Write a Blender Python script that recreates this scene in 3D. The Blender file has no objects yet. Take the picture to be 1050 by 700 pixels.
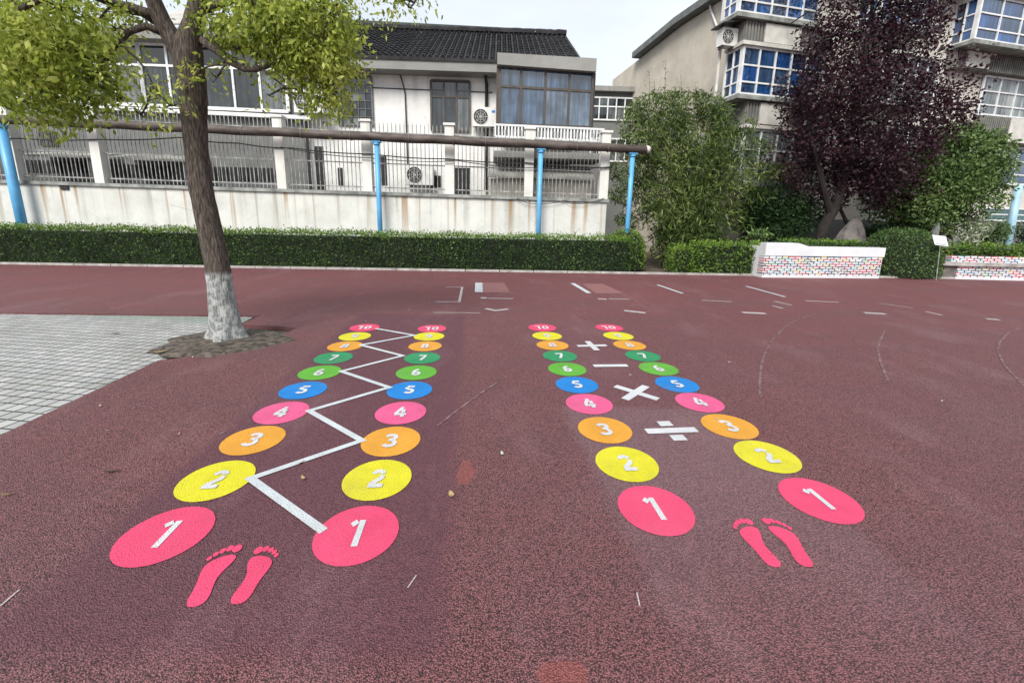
import bpy, math, random
import numpy as np
from mathutils import Vector, Matrix
random.seed(7); RNG = np.random.default_rng(11)
SC = bpy.context.scene
COL = SC.collection
R = math.radians
# ------------------------------------------------------------------ camera model (calibrated lens, pitch, roll)
CH, FPX, PY0, PIT, ROL = 1.55, 428.355, 308.974, R(11.2486), R(-1.15889)
def ray(x, y):
    a = (x-525)/FPX; b = (PY0-y)/FPX
    cr, sr = math.cos(ROL), math.sin(ROL); X = a*cr+b*sr; U = -a*sr+b*cr
    cp, sp = math.cos(PIT), math.sin(PIT)
    return (X, cp+U*sp, -sp+U*cp)
def gnd(x, y, z=0.0):
    d = ray(x, y); t = (z-CH)/d[2]; return (d[0]*t, d[1]*t, z)
def at(x, y, Y):                      # a point on the vertical plane at depth Y
    d = ray(x, y); t = Y/d[1]; return (d[0]*t, Y, CH+d[2]*t)
class Frame:                          # a rotated ground frame: s along, n away, z up
    def __init__(f, ox, oy, dx, dy):
        l = math.hypot(dx, dy); f.o = (ox, oy); f.d = (dx/l, dy/l); f.ang = math.atan2(dy, dx)
    def __call__(f, s, n, z): return (f.o[0]+f.d[0]*s-f.d[1]*n, f.o[1]+f.d[1]*s+f.d[0]*n, z)
    def px(f, x, y, n):               # pixel -> (s,z) on the plane at offset n
        d = ray(x, y); nx, ny = -f.d[1], f.d[0]
        t = (n+f.o[0]*nx+f.o[1]*ny)/(d[0]*nx+d[1]*ny)
        X, Y = d[0]*t-f.o[0], d[1]*t-f.o[1]
        return X*f.d[0]+Y*f.d[1], CH+d[2]*t
WF = Frame(0, 0, 1, 0)
k0, k1 = gnd(0, 271), gnd(650, 281)
KF = Frame(k0[0], k0[1], k1[0]-k0[0], k1[1]-k0[1])      # along the kerb / fence / house
# ------------------------------------------------------------------ mesh building
ROOT = {}
class MB:
    def __init__(s): s.v = []; s.f = []
    def add(s, vs, fs):
        b = len(s.v); s.v += [tuple(v) for v in vs]; s.f += [tuple(i+b for i in f) for f in fs]; return s
    def box(s, F, s0, s1, n0, n1, z0, z1, sk=0):
        vs = [F(a, b, c) for c in (z0, z1) for (a, b) in ((s0, n0), (s1, n0), (s1, n1), (s0, n1))]
        return s.add(vs, [(3, 2, 1, 0), (4, 5, 6, 7), (0, 1, 5, 4), (1, 2, 6, 5), (2, 3, 7, 6), (3, 0, 4, 7)])
    def hexa(s, vs):                   # 8 points, bottom ring then top ring
        return s.add(vs, [(3, 2, 1, 0), (4, 5, 6, 7), (0, 1, 5, 4), (1, 2, 6, 5), (2, 3, 7, 6), (3, 0, 4, 7)])
    def bar(s, a, b, w, h=None, up=(0, 0, 1)):
        h = h or w; a = Vector(a); b = Vector(b); d = (b-a).normalized(); u = Vector(up)
        if abs(d.dot(u)) > .98: u = Vector((0, 1, 0))
        x = d.cross(u).normalized()*w/2; y = x.cross(d).normalized()*h/2
        return s.hexa([a-x-y, a+x-y, a+x+y, a-x+y, b-x-y, b+x-y, b+x+y, b-x+y])
    def tube(s, pts, rad, n=10, jit=0, cap=True):
        pts = [Vector(p) for p in pts]; rings = []
        if not hasattr(rad, '__len__'): rad = [rad]*len(pts)
        ref = None
        for i, p in enumerate(pts):
            d = (pts[min(i+1, len(pts)-1)]-pts[max(i-1, 0)]).normalized()
            if ref is None: ref = Vector((1, 0, 0)) if abs(d.x) < .8 else Vector((0, 1, 0))
            u = (ref-d*ref.dot(d)).normalized(); ref = u; w = d.cross(u)
            rings.append([p+(u*math.cos(2*math.pi*k/n)+w*math.sin(2*math.pi*k/n))*rad[i]*(1+jit*(random.random()-.5)) for k in range(n)])
        vs = [q for r in rings for q in r]; fs = []
        for i in range(len(pts)-1):
            for k in range(n): fs.append((i*n+k, i*n+(k+1) % n, (i+1)*n+(k+1) % n, (i+1)*n+k))
        if cap: fs += [tuple(range(n-1, -1, -1)), tuple((len(pts)-1)*n+k for k in range(n))]
        return s.add(vs, fs)
    def poly(s, pts): return s.add(pts, [tuple(range(len(pts)))])
    def prism(s, lo, hi):
        n = len(lo); return s.add(list(lo)+list(hi), [tuple(range(n-1, -1, -1)), tuple(range(n, 2*n))]+[(i, (i+1) % n, n+(i+1) % n, n+i) for i in range(n)])
    def ribbon(s, pts, w, z, T=lambda p: p):   # flat 2D stroke
        n = len(pts); L = []; Rr = []
        for i in range(n):
            a = pts[max(i-1, 0)]; b = pts[min(i+1, n-1)]
            p = pts[i]
            def nrm(u, v):
                dx, dy = v[0]-u[0], v[1]-u[1]; l = math.hypot(dx, dy) or 1; return (-dy/l, dx/l)
            if 0 < i < n-1:
                n1, n2 = nrm(a, p), nrm(p, b); mx, my = n1[0]+n2[0], n1[1]+n2[1]; l = math.hypot(mx, my) or 1
                mx, my = mx/l, my/l; k = 1/max(.35, mx*n1[0]+my*n1[1])
            else: mx, my = nrm(a, b); k = 1
            L.append((p[0]+mx*w/2*k, p[1]+my*w/2*k)); Rr.append((p[0]-mx*w/2*k, p[1]-my*w/2*k))
        vs = [(*T(q), z) for q in L]+[(*T(q), z) for q in Rr]
        return s.add(vs, [(n+i, n+i+1, i+1, i) for i in range(n-1)])
    def build(s, name, mat, parent=None, smooth=False, origin=None):
        return raw(name, np.array(s.v, dtype=np.float64).reshape(-1, 3), s.f, mat, parent, smooth, origin)
def rootmat(o):
    while o.parent: o = o.parent
    return ROOT.get(o.name, (Vector((0, 0, 0)), 0.0))
def raw(name, V, Fc, mat, parent=None, smooth=False, origin=None):
    me = bpy.data.meshes.new(name)
    if parent is not None: loc, rz = rootmat(parent)
    elif origin is not None: loc, rz = Vector(origin), 0.0
    else: loc, rz = Vector((0, 0, 0)), 0.0
    V = V-np.array(loc)
    if rz:
        c, sn = math.cos(-rz), math.sin(-rz)
        V = np.stack([V[:, 0]*c-V[:, 1]*sn, V[:, 0]*sn+V[:, 1]*c, V[:, 2]], 1)
    if isinstance(Fc, np.ndarray):     # fast quads
        n, k = Fc.shape
        me.vertices.add(len(V)); me.vertices.foreach_set('co', V.astype(np.float32).ravel())
        me.loops.add(n*k); me.loops.foreach_set('vertex_index', Fc.astype(np.int32).ravel())
        me.polygons.add(n); me.polygons.foreach_set('loop_start', np.arange(0, n*k, k, dtype=np.int32))
        me.update(calc_edges=True)
    else:
        me.from_pydata([tuple(v) for v in V], [], Fc); me.update()
    if smooth: me.polygons.foreach_set('use_smooth', [True]*len(me.polygons))
    if mat: me.materials.append(mat)
    o = bpy.data.objects.new(name, me); COL.objects.link(o)
    if parent is not None: o.parent = parent
    elif origin is not None: o.location = loc; ROOT[o.name] = (Vector(loc), 0.0)
    return o
def tag(o, label=None, cat=None, group=None, kind=None):
    if label: o['label'] = label
    if cat: o['category'] = cat
    if group: o['group'] = group
    if kind: o['kind'] = kind
    return o
def thing(name, label, cat, loc, rz=0.0, group=None):
    o = bpy.data.objects.new(name, None); COL.objects.link(o); o.empty_display_size = .2
    o.location = loc; o.rotation_euler = (0, 0, rz); ROOT[o.name] = (Vector(loc), rz)
    return tag(o, label, cat, group)
# ------------------------------------------------------------------ materials
class NT:
    def __init__(s, name):
        s.m = bpy.data.materials.new(name); s.m.use_nodes = True; s.t = s.m.node_tree; s.t.nodes.clear()
        s.out = s.n('ShaderNodeOutputMaterial'); s.geo = s.n('ShaderNodeNewGeometry'); s.pos = s.geo.outputs['Position']
    def n(s, t, **k):
        nd = s.t.nodes.new(t)
        for a, b in k.items(): setattr(nd, a, b)
        return nd
    def l(s, a, b): s.t.links.new(a, b)
    def inp(s, nd, i, v):
        if hasattr(v, 'is_output') or isinstance(v, bpy.types.NodeSocket): s.l(v, nd.inputs[i])
        else: nd.inputs[i].default_value = v
    def math(s, op, a, b=0.0, c=None, clamp=False):
        nd = s.n('ShaderNodeMath', operation=op, use_clamp=clamp); s.inp(nd, 0, a); s.inp(nd, 1, b)
        if c is not None: s.inp(nd, 2, c)
        return nd.outputs[0]
    def noise(s, scale, detail=5, rough=.55, vec=None, stretch=None):
        v = vec or s.pos
        if stretch:
            mp = s.n('ShaderNodeMapping'); s.l(v, mp.inputs[0]); mp.inputs['Scale'].default_value = stretch; v = mp.outputs[0]
        nd = s.n('ShaderNodeTexNoise'); s.l(v, nd.inputs['Vector']); nd.inputs['Scale'].default_value = scale
        nd.inputs['Detail'].default_value = detail; nd.inputs['Roughness'].default_value = rough
        return nd.outputs['Fac']
    def voro(s, scale, feat='F1', vec=None, out='Distance'):
        nd = s.n('ShaderNodeTexVoronoi', feature=feat); s.l(vec or s.pos, nd.inputs['Vector']); nd.inputs['Scale'].default_value = scale
        return nd.outputs[out]
    def ramp(s, fac, stops, interp='LINEAR'):
        nd = s.n('ShaderNodeValToRGB'); cr = nd.color_ramp; cr.interpolation = interp
        while len(cr.elements) < len(stops): cr.elements.new(.5)
        for e, (p, c) in zip(cr.elements, stops):
            e.position = p; e.color = (c, c, c, 1) if not hasattr(c, '__len__') else (*c[:3], 1)
        s.inp(nd, 0, fac); return nd.outputs[0]
    def mix(s, fac, a, b, mode='MIX'):
        nd = s.n('ShaderNodeMix', data_type='RGBA', blend_type=mode, clamp_factor=True)
        s.inp(nd, 0, fac)
        for i, v in ((6, a), (7, b)):
            if isinstance(v, (tuple, list)): nd.inputs[i].default_value = (*v[:3], 1)
            else: s.l(v, nd.inputs[i])
        return nd.outputs[2]
    def xyz(s, vec=None):
        nd = s.n('ShaderNodeSeparateXYZ'); s.l(vec or s.pos, nd.inputs[0]); return nd.outputs
    def bump(s, h, strength=.3, dist=.01):
        nd = s.n('ShaderNodeBump'); nd.inputs['Strength'].default_value = strength; nd.inputs['Distance'].default_value = dist
        s.l(h, nd.inputs['Height']); return nd.outputs[0]
    def done(s, col, rough=.8, bump=None, metal=0, spec=.4, ior=None):
        p = s.n('ShaderNodeBsdfPrincipled')
        if isinstance(col, (tuple, list)): p.inputs['Base Color'].default_value = (*col[:3], 1)
        else: s.l(col, p.inputs['Base Color'])
        s.inp(p, 'Roughness', rough); p.inputs['Metallic'].default_value = metal; p.inputs['Specular IOR Level'].default_value = spec
        if ior: p.inputs['IOR'].default_value = ior
        if bump is not None: s.l(bump, p.inputs['Normal'])
        s.l(p.outputs[0], s.out.inputs[0]); s.p = p; return s.m
def simple(name, c1, c2=None, scale=6, rough=.75, bump=.15, metal=0, spec=.4, stretch=None, lo=.35, hi=.65, bs=None):
    t = NT(name); c2 = c2 or tuple(x*.75 for x in c1)
    f = t.ramp(t.noise(scale, stretch=stretch), [(lo, 0.0), (hi, 1.0)])
    col = t.mix(f, c2, c1)
    b = t.bump(t.noise(bs or scale*6), bump, .01) if bump else None
    return t.done(col, rough, b, metal, spec)
def leafmat(name, stops, trans=.35, rough=.5, big=None):
    t = NT(name)
    rnd = t.geo.outputs['Random Per Island']
    f = rnd
    if big: f = t.math('ADD', t.math('MULTIPLY', rnd, .6), t.math('MULTIPLY', t.ramp(t.noise(big, 2), [(.3, 0.), (.7, 1.)]), .4))
    col = t.ramp(f, stops)
    p = t.n('ShaderNodeBsdfPrincipled'); t.l(col, p.inputs['Base Color']); p.inputs['Roughness'].default_value = rough; p.inputs['Specular IOR Level'].default_value = .3
    tr = t.n('ShaderNodeBsdfTranslucent'); t.l(col, tr.inputs[0])
    mx = t.n('ShaderNodeMixShader'); mx.inputs[0].default_value = trans; t.l(p.outputs[0], mx.inputs[1]); t.l(tr.outputs[0], mx.inputs[2]); t.l(mx.outputs[0], t.out.inputs[0])
    return t.m
def glassmat(name, stops, rough=.06, ior=1.6):
    t = NT(name); col = t.ramp(t.geo.outputs['Random Per Island'], stops)
    n = t.ramp(t.noise(3.2, 4, .6, stretch=(2.6, 2.6, .16)), [(.36, .30), (.64, 1.)]); col = t.mix(1.0, col, n, 'MULTIPLY'); n2 = t.ramp(t.noise(1.1, 3), [(.40, .45), (.60, 1.)]); col = t.mix(1.0, col, n2, 'MULTIPLY')
    return t.done(col, rough, t.bump(t.noise(1.2, 1), .05, .02), 0, .7, ior)
def paint(name, c, worn=.1):
    t = NT(name)
    v = t.voro(165); big = t.noise(5, 5, .65); fine = t.noise(260, 3, .7)
    col = t.mix(t.ramp(big, [(.3, 0.), (.7, 1.)]), tuple(x*.78 for x in c), c)
    gr = t.math('ADD', v, t.math('MULTIPLY', t.math('SUBTRACT', fine, .5), .5))
    col = t.mix(t.math('MULTIPLY', t.ramp(gr, [(.54, 0.), (.84, 1.)]), .40), col, tuple(x*.38+.006 for x in c))
    col = t.mix(t.math('MULTIPLY', t.ramp(t.noise(1.7, 6, .7), [(.5, 0.), (.72, 1.)]), .16), col, (.20, .14, .14))
    w_ = t.math('ADD', t.noise(45, 4, .65), t.math('MULTIPLY', t.math('SUBTRACT', t.noise(3.1, 3), .5), .25))
    wear = t.math('MULTIPLY', t.ramp(w_, [(.66, 0.), (.73, 1.)]), min(1, worn*4))
    col = t.mix(wear, col, (.085, .035, .04))
    return t.done(col, .75, t.bump(v, .5, .008), 0, .3)
MAT = {}
def court():
    t = NT('rubber_court'); x, y, z = t.xyz()
    v = t.voro(165); cell = t.voro(165, out='Color'); cx = t.math('ADD', t.math('MULTIPLY', t.xyz(cell)[0], .62), t.math('MULTIPLY', t.ramp(t.noise(330, 3, .7), [(.36, 0.), (.64, 1.)]), .45), clamp=True)
    near = t.mix(cx, (.044, .012, .014), (.385, .148, .155))
    grain = t.ramp(v, [(.30, 1.), (.74, .14)])
    col = t.mix(1.0, near, grain, 'MULTIPLY')
    # large scale wear: redder at the far side, greyer patches nearer
    b1 = t.ramp(t.noise(.55, 6, .62), [(.38, 0.), (.66, 1.)])
    b2 = t.ramp(t.noise(1.1, 6, .6, stretch=(.5, 1.6, 1)), [(.40, 0.), (.70, 1.)])
    col = t.mix(t.math('MULTIPLY', b1, .38), col, t.mix(t.math('MULTIPLY', grain, cx), (.040, .020, .024), (.275, .140, .158)))
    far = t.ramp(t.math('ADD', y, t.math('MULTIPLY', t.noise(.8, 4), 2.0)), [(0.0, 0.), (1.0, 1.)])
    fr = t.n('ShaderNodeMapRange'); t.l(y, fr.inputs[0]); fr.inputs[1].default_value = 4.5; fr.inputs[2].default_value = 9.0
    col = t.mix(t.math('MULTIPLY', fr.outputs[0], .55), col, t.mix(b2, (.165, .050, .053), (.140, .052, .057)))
    col = t.mix(t.math('MULTIPLY', b2, .22), col, (.070, .042, .047))
    # course base patches (darker re-coated rectangles)
    def rect(x0, x1, y0, y1, soft=.06):
        xx = t.math('ADD', x, t.math('MULTIPLY', t.math('SUBTRACT', t.noise(5, 3), .5), .10))
        xx = t.math('ADD', xx, t.math('MULTIPLY', y, .098))
        a = t.math('DIVIDE', t.math('SUBTRACT', xx, x0), soft, clamp=True); b = t.math('DIVIDE', t.math('SUBTRACT', x1, xx), soft, clamp=True)
        c = t.math('DIVIDE', t.math('SUBTRACT', y, y0), soft, clamp=True); d = t.math('DIVIDE', t.math('SUBTRACT', y1, y), soft, clamp=True)
        return t.math('MULTIPLY', t.math('MULTIPLY', a, b), t.math('MULTIPLY', c, d))
    col = t.mix(t.math('MULTIPLY', rect(-1.85, -.05, 1.15, 6.6, .12), .78), col, t.mix(cx, (.026, .009, .014), (.150, .055, .074)))
    col = t.mix(t.math('MULTIPLY', t.math('MULTIPLY', rect(.72, 2.05, .75, 3.35, .10), t.ramp(y, [(1.25, 0.), (1.26, 1.)]) if False else t.math('DIVIDE', t.math('SUBTRACT', y, 1.0), 1.3, clamp=True)), .46), col, t.mix(cx, (.05, .03, .038), (.27, .175, .195)))
    col = t.mix(t.math('MULTIPLY', rect(.75, 2.05, 3.35, 6.4, .1), .35), col, t.mix(cx, (.04, .016, .024), (.20, .085, .105)))
    # pale drag scratches
    sc = t.math('MULTIPLY', t.ramp(t.noise(2.2, 2, vec=None, stretch=(.25, 3.2, 1)), [(.70, 0.), (.76, 1.)]), t.ramp(t.noise(30, 3), [(.5, 0.), (.7, .35)]))
    col = t.mix(sc, col, (.33, .27, .27))
    ds = t.math('MULTIPLY', t.ramp(t.noise(.9, 7, .72, stretch=(1.5, .6, 1)), [(.52, 0.), (.68, 1.)]), .26); col = t.mix(ds, col, t.mix(cx, (.10, .055, .06), (.36, .22, .23)))
    dk = t.math('MULTIPLY', t.ramp(t.noise(1.9, 7, .7), [(.58, 0.), (.72, 1.)]), .38); col = t.mix(dk, col, t.mix(cx, (.022, .010, .013), (.12, .055, .064)))
    gt = t.ramp(t.voro(11, out='Distance'), [(.03, 1.), (.045, 0.)]); col = t.mix(t.math('MULTIPLY', gt, t.ramp(t.noise(2.3), [(.55, 0.), (.65, .8)])), col, (.36, .31, .29))
    # orange re-patch spots
    for (px, py, rx, ry) in ((478, 484, .055, .13), (577, 692, .085, .06)):
        g = gnd(px, py)
        dx = t.math('DIVIDE', t.math('SUBTRACT', x, g[0]), rx); dy = t.math('DIVIDE', t.math('SUBTRACT', y, g[1]), ry)
        d = t.math('ADD', t.math('MULTIPLY', dx, dx), t.math('MULTIPLY', dy, dy))
        d = t.math('ADD', d, t.math('MULTIPLY', t.math('SUBTRACT', t.noise(12, 3), .5), 2.0))
        col = t.mix(t.math('MULTIPLY', t.ramp(d, [(.7, 1.), (1., 0.)]), .55), col, t.mix(cx, (.16, .035, .030), (.30, .085, .07)))
    return t.done(col, .72, t.bump(v, .9, .008), 0, .35)
def tiles():
    t = NT('paving_tiles'); 
    mp = t.n('ShaderNodeMapping'); t.l(t.pos, mp.inputs[0]); mp.inputs['Rotation'].default_value = (0, 0, R(-6.5)); mp.vector_type = 'TEXTURE'
    x, y, z = t.xyz(mp.outputs[0]); P_ = .118
    fx = t.math('FRACT', t.math('DIVIDE', x, P_)); fy = t.math('FRACT', t.math('DIVIDE', y, P_))
    ex = t.math('MINIMUM', fx, t.math('SUBTRACT', 1, fx)); ey = t.math('MINIMUM', fy, t.math('SUBTRACT', 1, fy))
    e = t.math('MINIMUM', ex, ey); e = t.math('ADD', e, t.math('MULTIPLY', t.math('SUBTRACT', t.noise(40, 2), .5), .03))
    joint = t.ramp(e, [(.045, 1.), (.08, 0.)])
    cmb = t.n('ShaderNodeCombineXYZ'); t.l(t.math('FLOOR', t.math('DIVIDE', x, P_)), cmb.inputs[0]); t.l(t.math('FLOOR', t.math('DIVIDE', y, P_)), cmb.inputs[1])
    wn = t.n('ShaderNodeTexWhiteNoise'); t.l(cmb.outputs[0], wn.inputs[0])
    base = t.mix(wn.outputs[0], (.27, .275, .275), (.37, .368, .362))
    dirt = t.ramp(t.noise(1.3, 6, .65), [(.42, 0.), (.68, 1.)])
    # green-grey band running along the edge
    gb = t.ramp(t.math('ADD', t.math('ABSOLUTE', t.math('ADD', x, 3.42)), t.math('MULTIPLY', t.noise(3), .1)), [(.18, 1.), (.42, 0.)])
    gb2 = t.ramp(t.math('ABSOLUTE', t.math('ADD', y, -5.55)), [(.08, 1.), (.3, 0.)])
    base = t.mix(t.math('MULTIPLY', t.math('MAXIMUM', gb, gb2), .8), base, (.20, .27, .225))
    base = t.mix(t.math('MULTIPLY', dirt, .6), base, (.19, .19, .175))
    sp = t.ramp(t.noise(120, 2), [(.62, 0.), (.70, .5)]); base = t.mix(sp, base, (.18, .18, .17))
    moss = t.mix(t.ramp(t.noise(9), [(.45, 0.), (.6, 1.)]), (.028, .028, .026), (.035, .05, .022))
    spot = t.ramp(t.noise(2.6, 4), [(.70, 0.), (.73, 1.)])
    col = t.mix(t.math('MAXIMUM', joint, t.math('MULTIPLY', spot, .7)), base, moss)
    return t.done(col, .7, t.bump(t.math('SUBTRACT', 1.0, joint), .5, .006), 0, .35)
def stainwall(name, c, rust=.7, top=2.3, dark=.5):
    t = NT(name); x, y, z = t.xyz()
    col = t.mix(t.ramp(t.noise(1.2, 7, .65), [(.35, 0.), (.7, 1.)]), tuple(k*.78 for k in c), c)
    st = t.ramp(t.noise(2.2, 4, .5, stretch=(1.4, 1.4, .05)), [(.54, 0.), (.66, 1.)])
    st2 = t.ramp(t.noise(3.2, 3, .5, stretch=(1.6, 1.6, .03)), [(.565, 0.), (.65, 1.)])
    fade = t.n('ShaderNodeMapRange'); t.l(z, fade.inputs[0]); fade.inputs[1].default_value = top-1.9; fade.inputs[2].default_value = top
    col = t.mix(t.math('MULTIPLY', t.math('MULTIPLY', st, fade.outputs[0]), dark), col, (.16, .155, .135))
    col = t.mix(t.math('MULTIPLY', t.math('MULTIPLY', st2, fade.outputs[0]), rust), col, (.27, .155, .055))
    gr = t.ramp(t.noise(5, 8, .7), [(.60, 0.), (.72, 1.)]); col = t.mix(t.math('MULTIPLY', gr, .38), col, (.15, .15, .14))
    cr = t.voro(1.1, 'DISTANCE_TO_EDGE', out='Distance'); crk = t.math('MULTIPLY', t.ramp(cr, [(.004, 1.), (.012, 0.)]), t.ramp(t.noise(.9), [(.56, 0.), (.66, .28)]))
    col = t.mix(crk, col, (.10, .10, .09))
    return t.done(col, .85, t.bump(t.noise(35, 6), .3, .01), 0, .25)
def bark():
    t = NT('bark'); x, y, z = t.xyz()
    v = t.noise(22, 8, .75, stretch=(2.8, 2.8, .42)); v2 = t.voro(14, vec=None)
    mp = t.n('ShaderNodeMapping'); t.l(t.pos, mp.inputs[0]); mp.inputs['Scale'].default_value = (64, 64, 9)
    v2 = t.voro(1.0, vec=mp.outputs[0])
    h = t.math('ADD', t.math('MULTIPLY', v, 1.25), t.math('MULTIPLY', v2, .28))
    col = t.ramp(h, [(.48, (.016, .013, .011)), (.72, (.075, .060, .050)), (1.0, (.20, .165, .14))])
    wob = t.math('ADD', z, t.math('MULTIPLY', t.math('SUBTRACT', t.noise(4), .5), .20))
    ww = t.ramp(wob, [(.80, 1.), (.88, 0.)])
    patch = t.ramp(h, [(.62, 0.), (.74, 1.)]); 
    white = t.mix(t.ramp(t.noise(14, 5), [(.4, 0.), (.6, 1.)]), (.26, .28, .27), (.56, .57, .56))
    pf = t.math('MULTIPLY', ww, t.math('ADD', t.math('MULTIPLY', patch, .6), .32))
    col = t.mix(pf, col, white)
    return t.done(col, .9, t.bump(h, 1.0, .03), 0, .2)
def mosaic(name='mosaic_bricks', zlo=.07, zhi=.63):
    t = NT(name); x, y, z = t.xyz()
    rh, bw = .070, .20
    x = t.math('ADD', x, t.math('MULTIPLY', t.math('SUBTRACT', t.noise(9, 3), .5), .07)); z0_ = z; z = t.math('ADD', z, t.math('MULTIPLY', t.math('SUBTRACT', t.noise(7, 3), .5), .035))
    row = t.math('FLOOR', t.math('DIVIDE', z, rh)); odd = t.math('MODULO', row, 2.0)
    u = t.math('ADD', t.math('DIVIDE', x, bw), t.math('MULTIPLY', odd, .5)); cl = t.math('FLOOR', u); fu = t.math('FRACT', u); fz = t.math('FRACT', t.math('DIVIDE', z, rh))
    cmb = t.n('ShaderNodeCombineXYZ'); t.l(cl, cmb.inputs[0]); t.l(row, cmb.inputs[1])
    wn = t.n('ShaderNodeTexWhiteNoise'); t.l(cmb.outputs[0], wn.inputs[0]); rv = wn.outputs[0]
    white = (.58, .59, .61)
    c_h = t.ramp(rv, [(0, (.42, .03, .05)), (.24, (.02, .02, .03)), (.38, (.10, .27, .34)), (.54, (.50, .10, .16)), (.66, (.48, .38, .05)), (.74, (.30, .40, .42)), (.84, (.04, .12, .28)), (.90, (.06, .26, .12)), (.95, white)], 'CONSTANT')
    c_v = t.ramp(t.math('FRACT', t.math('MULTIPLY', rv, 7.31)), [(0, (.015, .015, .02)), (.6, (.35, .02, .04)), (.8, (.015, .015, .02))], 'CONSTANT')
    mort = t.math('MINIMUM', t.math('MINIMUM', fu, t.math('SUBTRACT', 1, fu)), t.math('MULTIPLY', t.math('MINIMUM', fz, t.math('SUBTRACT', 1, fz)), .35))
    col = t.mix(t.math('GREATER_THAN', fz, .60), white, c_h)
    col = t.mix(t.math('MULTIPLY', t.math('LESS_THAN', fu, .15), t.math('LESS_THAN', fz, .95)), col, c_v)
    inz = t.math('MULTIPLY', t.math('GREATER_THAN', z0_, zlo), t.math('LESS_THAN', z0_, zhi))
    col = t.mix(inz, white, col)
    d = t.ramp(t.noise(6, 6), [(.5, 0.), (.75, .35)]); col = t.mix(d, col, (.35, .34, .33))
    return t.done(col, .6, t.bump(t.math('ADD', t.math('MULTIPLY', mort, 3.), t.noise(40)), .25, .006), 0, .35)
def rooftile():
    t = NT('roof_tile'); 
    col = t.mix(t.ramp(t.noise(2.2, 6, .7), [(.35, 0.), (.7, 1.)]), (.010, .010, .011), (.034, .034, .037))
    col = t.mix(t.ramp(t.noise(7, 3), [(.74, 0.), (.77, .8)]), col, (.5, .5, .48))
    return t.done(col, .8, t.bump(t.noise(30), .4, .02), 0, .3)
def mats():
    m = MAT
    m['court'] = court(); m['tiles'] = tiles(); m['bark'] = bark(); m['mosaic'] = mosaic(); m['roof'] = rooftile()
    m['mosaic_up'] = mosaic('mosaic_upper', .0, 2.0)
    m['fencewall'] = stainwall('fence_plaster', (.64, .645, .605), .95, 2.4, .55)
    m['pillar'] = stainwall('pillar_plaster', (.70, .70, .655), .2, 4.2, .4)
    m['housewall'] = stainwall('house_plaster', (.74, .735, .71), .15, 7.0, .5)
    m['eave'] = stainwall('eave_concrete', (.27, .27, .255), .15, 8.0, .5)
    m['coping'] = simple('coping_concrete', (.30, .31, .29), (.12, .13, .12), 3)
    m['gable'] = stainwall('beige_render', (.50, .455, .385), .1, 14, .10)
    m['aptwall'] = stainwall('apartment_render', (.60, .57, .51), .1, 14, .3)
    m['spandrel'] = simple('ribbed_spandrel', (.20, .195, .18), (.12, .12, .11), 2.5, .85)
    m['panel'] = simple('pale_panel', (.58, .565, .52), (.42, .405, .37), 3)
    m['soil'] = simple('soil', (.11, .085, .062), (.045, .036, .028), 5, .95, .8)
    m['pit'] = simple('tree_pit_soil', (.12, .098, .078), (.022, .018, .015), 16, .95, 1.0, lo=.38, hi=.66, bs=45)
    m['kerb'] = simple('kerb_concrete', (.42, .40, .38), (.22, .20, .19), 4)
    m['bluepost'] = simple('blue_paint_steel', (.10, .36, .62), (.07, .27, .50), 2.5, .45, .05, 0, .5)
    m['palepost'] = simple('pale_blue_paint', (.30, .47, .56), (.22, .36, .45), 2.5, .5, .05)
    m['pipe'] = simple('rusty_pipe', (.105, .085, .075), (.045, .034, .030), 2.2, .65, .2, .2, .4, (1, 1, 3))
    m['pipewrap'] = simple('pipe_joint_tape', (.16, .14, .125), (.08, .07, .06), 5)
    m['bars'] = simple('grey_painted_bars', (.36, .37, .36), (.15, .14, .13), 5, .6, .1)
    m['dark'] = simple('dark_opening', (.018, .019, .02), (.010, .010, .011), 2, .7, 0)
    m['white'] = simple('white_paint_frame', (.72, .73, .73), (.55, .56, .56), 4, .5, .05)
    m['brown'] = simple('brown_frame', (.075, .060, .050), (.05, .042, .036), 4, .5, .05)
    m['greyframe'] = simple('grey_frame', (.14, .14, .14), (.09, .09, .09), 4, .5, .05)
    m['acw'] = simple('ac_casing', (.66, .66, .64), (.52, .52, .50), 4, .5, .04)
    m['black'] = simple('black_plastic', (.02, .02, .021), (.012, .012, .012), 8, .5, .05)
    m['acblue'] = simple('ac_blue_badge', (.03, .16, .50), (.03, .14, .45), 8, .5, 0)
    m['awning'] = simple('pale_awning', (.36, .36, .33), (.22, .22, .20), 2, .7, .1)
    m['greywall'] = stainwall('grey_render', (.17, .177, .173), .1, 4, .5)
    m['pinkwall'] = simple('pinkish_wall', (.33, .29, .28), (.24, .22, .21), 2)
    m['beige'] = simple('beige_sheet', (.44, .42, .37), (.33, .31, .27), 2, .7, .1)
    m['rock'] = simple('boulder_stone', (.15, .135, .125), (.07, .062, .057), 4, .9, .6)
    m['ww'] = simple('white_planter', (.62, .63, .65), (.56, .57, .59), 3, .6, .1)
    m['core'] = simple('dark_shade_core', (.012, .018, .009), (.006, .010, .005), 6, .95, 0)  # near-black fill, the shade inside the foliage put into its colour
    m['teal'] = glassmat('teal_glass', [(0, (.03, .14, .13)), (1, (.06, .22, .20))])
    m['gblue'] = glassmat('blue_glass', [(0, (.012, .035, .10)), (.3, (.02, .10, .34)), (.55, (.05, .10, .20)), (.75, (.03, .16, .50)), (1, (.10, .15, .22))], .05, 1.75)
    m['gdark'] = glassmat('dark_glass', [(0, (.006, .009, .011)), (.45, (.018, .025, .03)), (.7, (.07, .085, .09)), (1, (.22, .24, .24))], .05, 1.6)
    m['gbay'] = glassmat('bay_glass', [(0, (.015, .04, .12)), (.35, (.10, .155, .23)), (.7, (.06, .11, .19)), (1, (.18, .24, .31))], .04, 1.75)
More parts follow.
